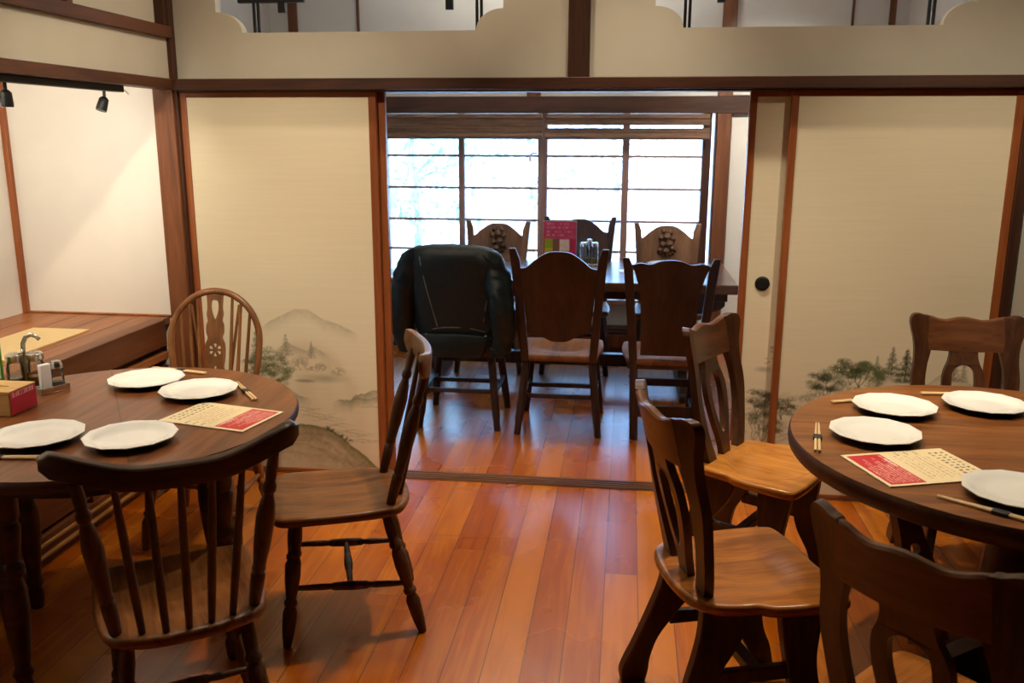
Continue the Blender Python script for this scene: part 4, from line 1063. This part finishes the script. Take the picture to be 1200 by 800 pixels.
# ---- condiments on the left table
bx = empty('tissue_box', (-1.945, 2.432, ZT), 0, 'pale wooden tissue box with a red label, left edge of the left round table', 'tissue box')
m = MB(); W_, D_, H_ = .115, .062, .078
m.box(-W_, W_, -D_, D_, 0, H_ - .010); m.build('case', M['box_wood'], bx, .003)
l = MB(); l.plate([(-W_, -D_), (W_, -D_), (W_, D_), (-W_, D_)], [spl([(-.06, -.006), (.06, -.006), (.07, 0), (.06, .006), (-.06, .006), (-.07, 0)], 3)], .010, Matrix.Translation((0, 0, H_ - .005)) @ Matrix.Rotation(R(-90), 4, 'X') @ Matrix.Scale(-1, 4, (0, 0, 1)))
l.build('lid', M['box_wood'], bx, .002)
ts = MB(); rg = []
for k, (z, s, tw) in enumerate(((H_ - .004, 1, 0), (H_ + .018, 1.1, .2), (H_ + .038, .85, .5), (H_ + .052, .35, .9))):
    rg.append([((.03 * s) * math.cos(a) * (1 + .25 * math.sin(3 * a + k)), (.010 + .008 * k) * s * math.sin(a), z + .006 * math.sin(4 * a)) for a in np.linspace(0, 2 * PI, 16, endpoint=False)])
ts.rings(rg, True, Matrix.Translation((-.045, -.0, 0))); ts.build('tissue', M['tissue'], bx)
cv = Canvas(-D_ + .002, D_ - .002, .004, H_ - .003, .0011, s2l((190, 40, 66)), 6)
rg = np.random.default_rng(12); WH = s2l((240, 200, 205))
for k in range(8):
    x0 = -.050 + k * .0128
    for zz in (.058, .064, .070):
        if rg.random() < .8: cv.mix(((np.abs(cv.z - zz) < .0010) & (cv.x > x0) & (cv.x < x0 + .0095)) * .9, WH)
    for xx in (x0 + .001, x0 + .0048, x0 + .0085):
        if rg.random() < .75: cv.mix(((np.abs(cv.x - xx) < .0010) & (cv.z > .057) & (cv.z < .0715)) * .9, WH)
lbl = grid_mesh('label', M['print'], cv.nu, cv.nv, lambda u, v: (W_ + .0012, cv.x[0, 0] + (cv.x[0, -1] - cv.x[0, 0]) * u, cv.z[0, 0] + (cv.z[-1, 0] - cv.z[0, 0]) * v), cv.c, bx)
tag(lbl, 'red label with white writing')

def jar(parent, x, y, h, r, fill, lid=True, gl=None):
    j = MB(); j.lathe((x, y, 0.006), (x, y, h), [(0, r * .8), (.04, r), (.75, r), (.9, r * .86), (1, r * .84)], 18)
    g = j.build('jar', gl or M['jar_glass'], parent)
    if fill:
        q = MB(); q.lathe((x, y, 0.009), (x, y, h * fill), [(0, r * .75), (.05, r * .93), (1, r * .93)], 16); q.build('contents', M['oil'], g)
    if lid:
        q = MB(); q.lathe((x, y, h - .004), (x, y, h + .026), [(0, r * .95), (.15, r * 1.0), (.75, r * .97), (.95, r * .7), (1, r * .3)], 18); q.build('lid', M['steel'], g)
    return g
cd = empty('cruet_stand', (-1.985, 2.665, ZT), R(30), 'steel stand with two amber oil jars and a hooped handle, on the left round table', 'condiment set')
MB().box(-.062, .062, -.034, .040, 0, .006).build('tray', M['steel'], cd, .002)
for x in (-.030, .032): jar(cd, x, 0, .100, .0275, .42)
hd = MB(); hd.tube([(-.004, .034, .004), (-.004, .034, .12), (-.002, .033, .150), (.008, .031, .170), (.024, .028, .178), (.040, .025, .172), (.050, .023, .160)], .005, 10, flat=1.5); hd.build('handle', M['steel'], cd)
sk = empty('condiment_tray', (-1.885, 2.645, ZT), R(66), 'steel tray with a salt shaker and paper toothpick packets, beside the wooden tissue box', 'condiment tray')
tb = MB(); tb.box(-.05, .05, -.028, .028, 0, .004); 
for a in ((-.05, -.046, -.028, .028), (.046, .05, -.028, .028), (-.05, .05, -.028, -.025), (-.05, .05, .025, .028)): tb.box(*a, .003, .022)
tb.build('tray', M['steel'], sk, .001)
sh = MB(); sh.lathe((.026, 0, .004), (.026, 0, .078), [(0, .020), (.5, .0215), (.9, .020), (1, .019)], 16); s_ = sh.build('shaker', M['jar_glass'], sk)
q = MB(); q.lathe((.026, 0, .006), (.026, 0, .030), [(0, .0165), (1, .0175)], 14); q.build('salt', M['tissue'], s_)
q = MB(); q.lathe((.026, 0, .076), (.026, 0, .102), [(0, .0205), (.5, .020), (.9, .014), (1, .004)], 16); q.build('cap', M['steel'], s_)
pk = MB(); pk.box(-.036, .000, -.012, .006, .004, .098); pk.build('paper_packet', M['tissue'], sk, .003)
gs = empty('menu_stand', (-2.05, 2.575, ZT), R(12), 'green printed card standing at the left edge of the photo', 'menu stand')
cv = Canvas(-.045, .045, .008, .205, .002, s2l((70, 140, 30)), 8)
for z, h, c_ in ((.185, .010, (235, 240, 235)), (.16, .007, (240, 220, 60)), (.125, .008, (235, 240, 235)), (.105, .007, (240, 220, 60)), (.075, .018, (220, 232, 225)), (.03, .012, (200, 225, 210))):
    cv.mix(((np.abs(cv.z - z) < h) & (np.abs(cv.x - .012) < .028)) * .85, s2l(c_))
grid_mesh('printed_face', M['print'], cv.nu, cv.nv, lambda u, v: (-.045 + .09 * u, -.0035, .008 + .197 * v), cv.c, gs)
MB().box(-.046, .046, -.0028, .0028, .004, .207).build('card', M['green_card'], gs)
MB().box(-.048, .048, -.022, .022, 0, .006).build('base', M['jar_glass'], gs, .001)

# ---- things on the far table
rs = empty('menu_stand', (-.424, 5.75, ZT), 0, 'red and pink upright menu card on the far table before the window', 'menu stand')
cv = Canvas(-.107, .107, .004, .302, .003, s2l((190, 45, 80)), 9)
cv.mix(cv.noise(14, 60, 4) * .5 * (cv.z > .19), s2l((235, 120, 150)))
for x0, x1, z0, z1, c_ in ((-.095, -.045, .13, .19, (150, 175, 40)), (-.095, -.045, .10, .128, (200, 200, 60)), (-.095, -.04, .05, .098, (225, 235, 225)), (0, .062, .11, .185, (245, 225, 205)), (-.03, .05, .05, .10, (245, 235, 225)), (-.04, -.005, .11, .19, (110, 90, 60))):
    cv.mix(((cv.x > x0) & (cv.x < x1) & (cv.z > z0) & (cv.z < z1)) * (.75 + .5 * cv.noise(60, 60, 3)), s2l(c_))
for z in (.285, .262, .235, .212):
    cv.mix(((np.abs(cv.z - z) < .006) & (np.abs(cv.x) < .085) & (cv.noise(120, 3, int(z * 1000)) > .5)) * .5, s2l((245, 170, 190)))
grid_mesh('printed_face', M['print'], cv.nu, cv.nv, lambda u, v: (-.107 + .214 * u, -.0042, .004 + .298 * v), cv.c, rs)
MB().box(-.108, .108, -.0035, .0035, .0, .304).build('card', M['tissue'], rs)
MB().box(-.11, .11, -.035, .035, 0, .004).build('base', M['jar_glass'], rs)
cs2 = empty('cruet_stand', (-.240, 5.93, ZT), 0, 'two clear glass bottles in a holder on the far table, beside the red card', 'condiment set')
MB().box(-.066, .066, -.03, .03, 0, .006).build('tray', M['steel'], cs2, .002)
for x in (-.033, .033): jar(cs2, x, 0, .125, .027, .35)
h2 = MB(); h2.tube([(0, 0, .004), (0, 0, .15)], .005, 8); h2.lathe((0, 0, .145), (0, 0, .172), [(0, .008), (.3, .016), (.8, .016), (1, .008)], 14); h2.build('handle', M['steel'], cs2)
fm = empty('menu_card', (.06, 5.66, ZT), R(3), 'small pale pink card lying flat on the far table', 'menu')
cv = Canvas(-.095, .095, -.07, .07, .004, s2l((235, 205, 200)), 10); cv.mix((cv.z < -.035) * .8, RED); cv.mix((cv.noise(40, 40, 3) > .62) * .3, BROWN)
grid_mesh('printed_face', M['print'], cv.nu, cv.nv, lambda u, v: (-.095 + .19 * u, -.07 + .14 * v, .0026), cv.c, fm)
MB().box(-.095, .095, -.07, .07, 0, .002).build('card', M['tissue'], fm)

# ------------------------------------------------------------------ leather jacket over the left far chair
jk = empty('leather_jacket', (-.885, 4.575, .44), 0, 'black leather jacket hung over the back of the left far chair', 'jacket')
def jn(p, s=1.0): return noise.noise(Vector(p) * s)
def fold(x, y, z, s=0.0):
    a = noise.noise(Vector((x * 5 + s, y * 6, z * 9 + x * 6))); b = noise.noise(Vector((x * 13 + 4 + s, y * 14, z * 20 - x * 16)))
    return (1 - 2 * abs(a)) * .6 + (1 - 2 * abs(b)) * .4 - .45
def jacket_body():
    rg = []
    n = 84
    rows = [(.02, .175, .050), (.045, .195, .058), (.075, .203, .062), (.10, .208, .064), (.13, .214, .067), (.165, .219, .070), (.20, .223, .072), (.24, .227, .073), (.28, .230, .074), (.32, .233, .074), (.36, .235, .073), (.40, .237, .072), (.44, .238, .070), (.48, .238, .067), (.51, .237, .063), (.54, .234, .056), (.562, .230, .047), (.578, .222, .036), (.588, .208, .020), (.592, .19, .006)]
    for z, w, d in rows:
        yc = .055 - .115 * (z / .58) if z > .0 else .05
        r = []
        for k in range(n):
            a = 2 * PI * k / n; ca, sa = math.cos(a), math.sin(a)
            x = w * math.copysign(abs(ca) ** .38, ca); y = d * math.copysign(abs(sa) ** .6, sa)
            wob = .022 * fold(x, y, z) * (1 - .6 * sstep(.5, .59, z))
            drop = -.024 * (abs(x) / .23) ** 3 * sstep(.48, .592, z)
            r.append((x * (1 + wob * .9), yc + y - (wob if sa < 0 else -wob * .4), z + drop + .004 * noise.noise(Vector((x * 14, 2, z)))))
        rg.append(r)
    return MB().rings(rg).build('body', M['leather'], jk, 0, 75)
body = jacket_body()
def sleeve(s):
    yo = -.075 if s > 0 else 0
    path = [(.195, -.062, .574, .020, .018), (.200, -.062, .566, .045, .036), (.208, -.060, .545, .058, .048), (.222, -.056, .51, .066, .055), (.240, -.050, .46, .070, .060), (.258, -.044 + yo * .4, .40, .071, .061), (.272, -.036 + yo * .8, .33, .070, .060), (.284, -.028 + yo, .26, .067, .058), (.290, -.020 + yo, .19, .064, .055), (.288, -.012 + yo, .13, .060, .052), (.280, -.006 + yo, .08, .056, .048), (.270, 0 + yo, .045, .052, .045), (.266, .002 + yo, .030, .049, .042)]
    rg = []; n = 36
    def at(t):
        i = min(int(t), len(path) - 2); f_ = t - i
        return [path[i][k] * (1 - f_) + path[i + 1][k] * f_ for k in range(5)]
    for q in np.linspace(0, len(path) - 1, 46):
        cx, cy, cz, rx, ry = at(q); r = []
        for k in range(n):
            a = 2 * PI * k / n
            x = s * cx * (.93 if s > 0 else 1) + rx * math.cos(a); y = cy + ry * math.sin(a)
            wb_ = .017 * fold(x * 1.3, y, cz * 1.4, 3 * s) * sstep(0, 2.5, q)
            r.append((x + math.cos(a) * wb_, y + math.sin(a) * wb_, cz + .010 * math.cos(a) * s * -1))
        rg.append(r)
    o = MB().rings(rg).build('sleeve', M['leather'], jk, 0, 75)
    cx, cy, cz, rx, ry = path[-1]; e = [[(s * cx * (.93 if s > 0 else 1) + (rx * m) * math.cos(2 * PI * k / 30), cy + (ry * m) * math.sin(2 * PI * k / 30), z) for k in range(30)] for z, m in ((cz + .022, 1.03), (cz + .020, 1.07), (cz - .022, 1.02), (cz - .024, .97))]
    MB().rings(e).build('cuff', M['leather'], o, 0, 50)
for s in (-1, 1): sleeve(s)
wb = MB(); rg = []
for z, w, d in ((-.012, .150, .050), (.0, .158, .058), (.045, .178, .066), (.085, .195, .068), (.098, .190, .060)):
    r = []
    for k in range(48):
        a = 2 * PI * k / 48; ca, sa = math.cos(a), math.sin(a)
        x = w * math.copysign(abs(ca) ** .45, ca); y = d * math.copysign(abs(sa) ** .6, sa)
        r.append((x, -.020 + y * .62, z + .018 * (1 - (x / .2) ** 2) * sstep(.0, .08, z)))
    rg.append(r)
wb.rings(rg).build('waistband', M['leather'], jk, 0, 60)
def yback(x, z):
    d = np.interp(z, [.02, .10, .16, .24, .33, .42, .50, .535, .565], [.050, .060, .070, .075, .075, .072, .066, .058, .047])
    w = np.interp(z, [.02, .10, .24, .42, .5], [.185, .205, .232, .246, .247])
    ca = min(1, abs(x) / w) ** (1 / .45); sa = math.sqrt(max(0, 1 - ca * ca))
    return .055 - .115 * (z / .58) - d * sa ** .6 - .003
for pts in ([(-.165, .53), (-.150, .44), (-.130, .34), (-.110, .25), (-.090, .155)], [(.215, .50), (.200, .42), (.185, .33), (.170, .25), (.155, .165)], [(-.155, .125), (-.08, .145), (0, .150), (.09, .146), (.165, .125)], [(-.150, .085), (-.08, .100), (0, .105), (.09, .101), (.16, .085)]):
    q = spl(pts, 6, False)
    MB().tube([(x, yback(x, z) - .002, z) for x, z in q], .0026, 6).build('piping', M['leather_edge'], body)
for x in (-.155, .165):
    b = MB(); y = yback(x, .105); b.lathe((x, y - .006, .105), (x, y + .004, .105), [(0, .006), (.5, .008), (1, .008)], 10); b.build('snap_button', M['steel'], body)

# ------------------------------------------------------------------ outside the far window
struct(MB().box(-14, 14, 6.85, 22, -.25, -.15).build('floor_garden', M['gravel'])); 
struct(MB().box(-14, 14, 15, 15.3, -.2, 1.95).build('wall_garden', M['house']))
def garden_tree(loc, h, crown, seed, label, nl=900):
    rg = random.Random(seed)
    t = empty('garden_tree', loc, 0, label, 'tree', 'trees in the garden outside the far window')
    tips = []
    m = MB(); m.tube([(0, 0, -.15), (.03, .02, h * .3), (-.04, 0, h * .55), (.02, .03, h * .8)], [.05, .042, .032, .018], 10); m.build('trunk', M['bark'], t)
    for k in range(12):
        a = rg.uniform(0, 2 * PI); z0 = h * rg.uniform(.25, .75); L = crown * rg.uniform(.7, 1.25)
        p0 = Vector((0, 0, z0)); p1 = p0 + Vector((math.cos(a) * L * .55, math.sin(a) * L * .3, L * .22)); p2 = p0 + Vector((math.cos(a) * L, math.sin(a) * L * .55, L * rg.uniform(.15, .4)))
        MB().tube([p0, p1, p2], [.016, .011, .005], 7).build('branch', M['bark'], t)
        tips += [p1, p2, p2.lerp(p1, .5)]
    lf = MB()
    for k in range(nl):
        p = rg.choice(tips) + Vector((rg.gauss(0, .16), rg.gauss(0, .12), rg.gauss(0, .12))) * crown
        e = Euler((rg.uniform(0, 6), rg.uniform(0, 6), rg.uniform(0, 6))).to_matrix().to_4x4(); e.translation = p
        s = rg.uniform(.05, .085)
        lf.add([(-s, 0, 0), (0, -s * .4, .004), (s, 0, 0), (0, s * .4, .004)], [(0, 1, 2, 3)], e)
    o = lf.build('leaves', M['leaf'], t, smooth=False)
    return t
garden_tree((-2.2, 9.2, 0), 2.4, 1.0, 3, 'hazy green tree outside the leftmost panes of the far window', 1000)
garden_tree((-1.15, 10.8, 0), 2.6, .9, 5, 'thin branched tree outside the second column of panes', 260)
garden_tree((-.15, 11.5, 0), 2.5, .8, 8, 'pale tree outside the third column of panes', 160)

# ------------------------------------------------------------------ light
def spot(name, loc, aim, power, ang, blend, col, r=.03):
    l = bpy.data.lights.new(name, 'SPOT'); l.energy = power; l.spot_size = R(ang); l.spot_blend = blend; l.color = col; l.shadow_soft_size = r
    o = bpy.data.objects.new(name, l); COL.objects.link(o); o.location = loc
    o.rotation_euler = (Vector(aim) - Vector(loc)).to_track_quat('-Z', 'Y').to_euler(); return o
def point(name, loc, power, col, r=.06):
    l = bpy.data.lights.new(name, 'POINT'); l.energy = power; l.color = col; l.shadow_soft_size = r
    o = bpy.data.objects.new(name, l); COL.objects.link(o); o.location = loc; return o
WARM = (1.0, .84, .62); NEUT = (1.0, .90, .76)
point('alcove_lamp', (-2.30, 2.2, 1.95), 18, NEUT, .08)
spot('alcove_spot', (-2.045, 3.36, 1.66), (-2.55, 3.93, 1.45), 6, 110, 1, NEUT)
spot('alcove_spot', (-2.045, 2.80, 1.66), (-2.80, 3.93, 1.50), 42, 100, 1, NEUT)
point('ceiling_lamp', (-.75, 3.30, 3.15), 42, WARM, .05)
point('ceiling_lamp', (.70, 3.30, 3.15), 18, WARM, .05)
spot('ceiling_lamp', (1.25, 3.15, 3.1), (1.08, 2.45, .7), 85, 56, .8, WARM, .05)
spot('ceiling_lamp', (-1.45, 3.15, 3.1), (-1.50, 2.55, .7), 50, 52, .8, WARM, .05)
spot('ceiling_lamp', (.05, 3.32, 3.2), (.03, 3.0, 0), 165, 74, .8, WARM, .05)
spot('ceiling_lamp', (1.45, 2.0, 2.75), (1.35, 3.88, .70), 95, 66, 1, WARM, .05)
spot('ceiling_lamp', (-1.05, 2.0, 2.75), (-1.65, 3.88, .70), 125, 64, 1, WARM, .05)
spot('far_room_bounce_fill', (-.5, 5.3, 1.95), (-.5, 5.3, 3), 105, 165, .6, (1.0, .97, .92), .1)  # added fill with no fixture, bounced off the ceiling to lift the far room
spot('far_wall_fill', (.9, 5.2, 2.5), (.95, 6.65, 1.25), 110, 76, 1, NEUT, .05)  # added unseen fill that brightens the far wall right of the window
sun = bpy.data.lights.new('sun', 'SUN'); sun.energy = 7; sun.angle = R(1); sun.color = (1, .98, .95)
so_ = bpy.data.objects.new('sun', sun); COL.objects.link(so_); so_.rotation_euler = (R(48), 0, R(-12))
pt = bpy.data.lights.new('window_portal', 'AREA'); pt.shape = 'RECTANGLE'; pt.size = 2.5; pt.size_y = 1.4; pt.cycles.is_portal = True
po = bpy.data.objects.new('window_portal', pt); COL.objects.link(po); po.location = (-.62, YW + .14, 1.06); po.rotation_euler = (R(-90), 0, 0)
W = bpy.data.worlds.new('sky'); SC.world = W; W.use_nodes = True
nt = W.node_tree; nt.nodes.clear()
bg = nt.nodes.new('ShaderNodeBackground'); wo = nt.nodes.new('ShaderNodeOutputWorld'); nt.links.new(bg.outputs[0], wo.inputs[0])
bg.inputs[0].default_value = (.26, .52, 1.0, 1); bg.inputs[1].default_value = 11.0

# ------------------------------------------------------------------ camera
cam = bpy.data.cameras.new('camera'); co = bpy.data.objects.new('camera', cam); COL.objects.link(co); SC.camera = co
cam.sensor_width = 36; cam.lens = 1045.3 / 1200 * 36; cam.clip_start = .05
yaw, pit, rol = -0.12664, 0.22639, 0.00308
fwv = Vector((math.sin(yaw) * math.cos(pit), math.cos(yaw) * math.cos(pit), -math.sin(pit)))
rv = Vector((math.cos(yaw), -math.sin(yaw), 0)); uv = rv.cross(fwv)
r2 = rv * math.cos(rol) + uv * math.sin(rol); u2 = -rv * math.sin(rol) + uv * math.cos(rol)
mw = Matrix((r2, u2, -fwv)).transposed().to_4x4(); mw.translation = (0, 0, 1.575)
co.matrix_world = mw
cam.dof.use_dof = True; cam.dof.focus_distance = 3.0; cam.dof.aperture_fstop = 5.0
vs_ = SC.view_settings; vs_.view_transform = 'Standard'; vs_.look = 'None'; vs_.exposure = 0.2; vs_.gamma = 1.0; vs_.use_curve_mapping = False
SC.cycles.max_bounces = 8; SC.cycles.diffuse_bounces = 4; SC.cycles.glossy_bounces = 4; SC.cycles.transparent_max_bounces = 12
SC.cycles.caustics_reflective = False; SC.cycles.caustics_refractive = False; SC.cycles.sample_clamp_indirect = 6
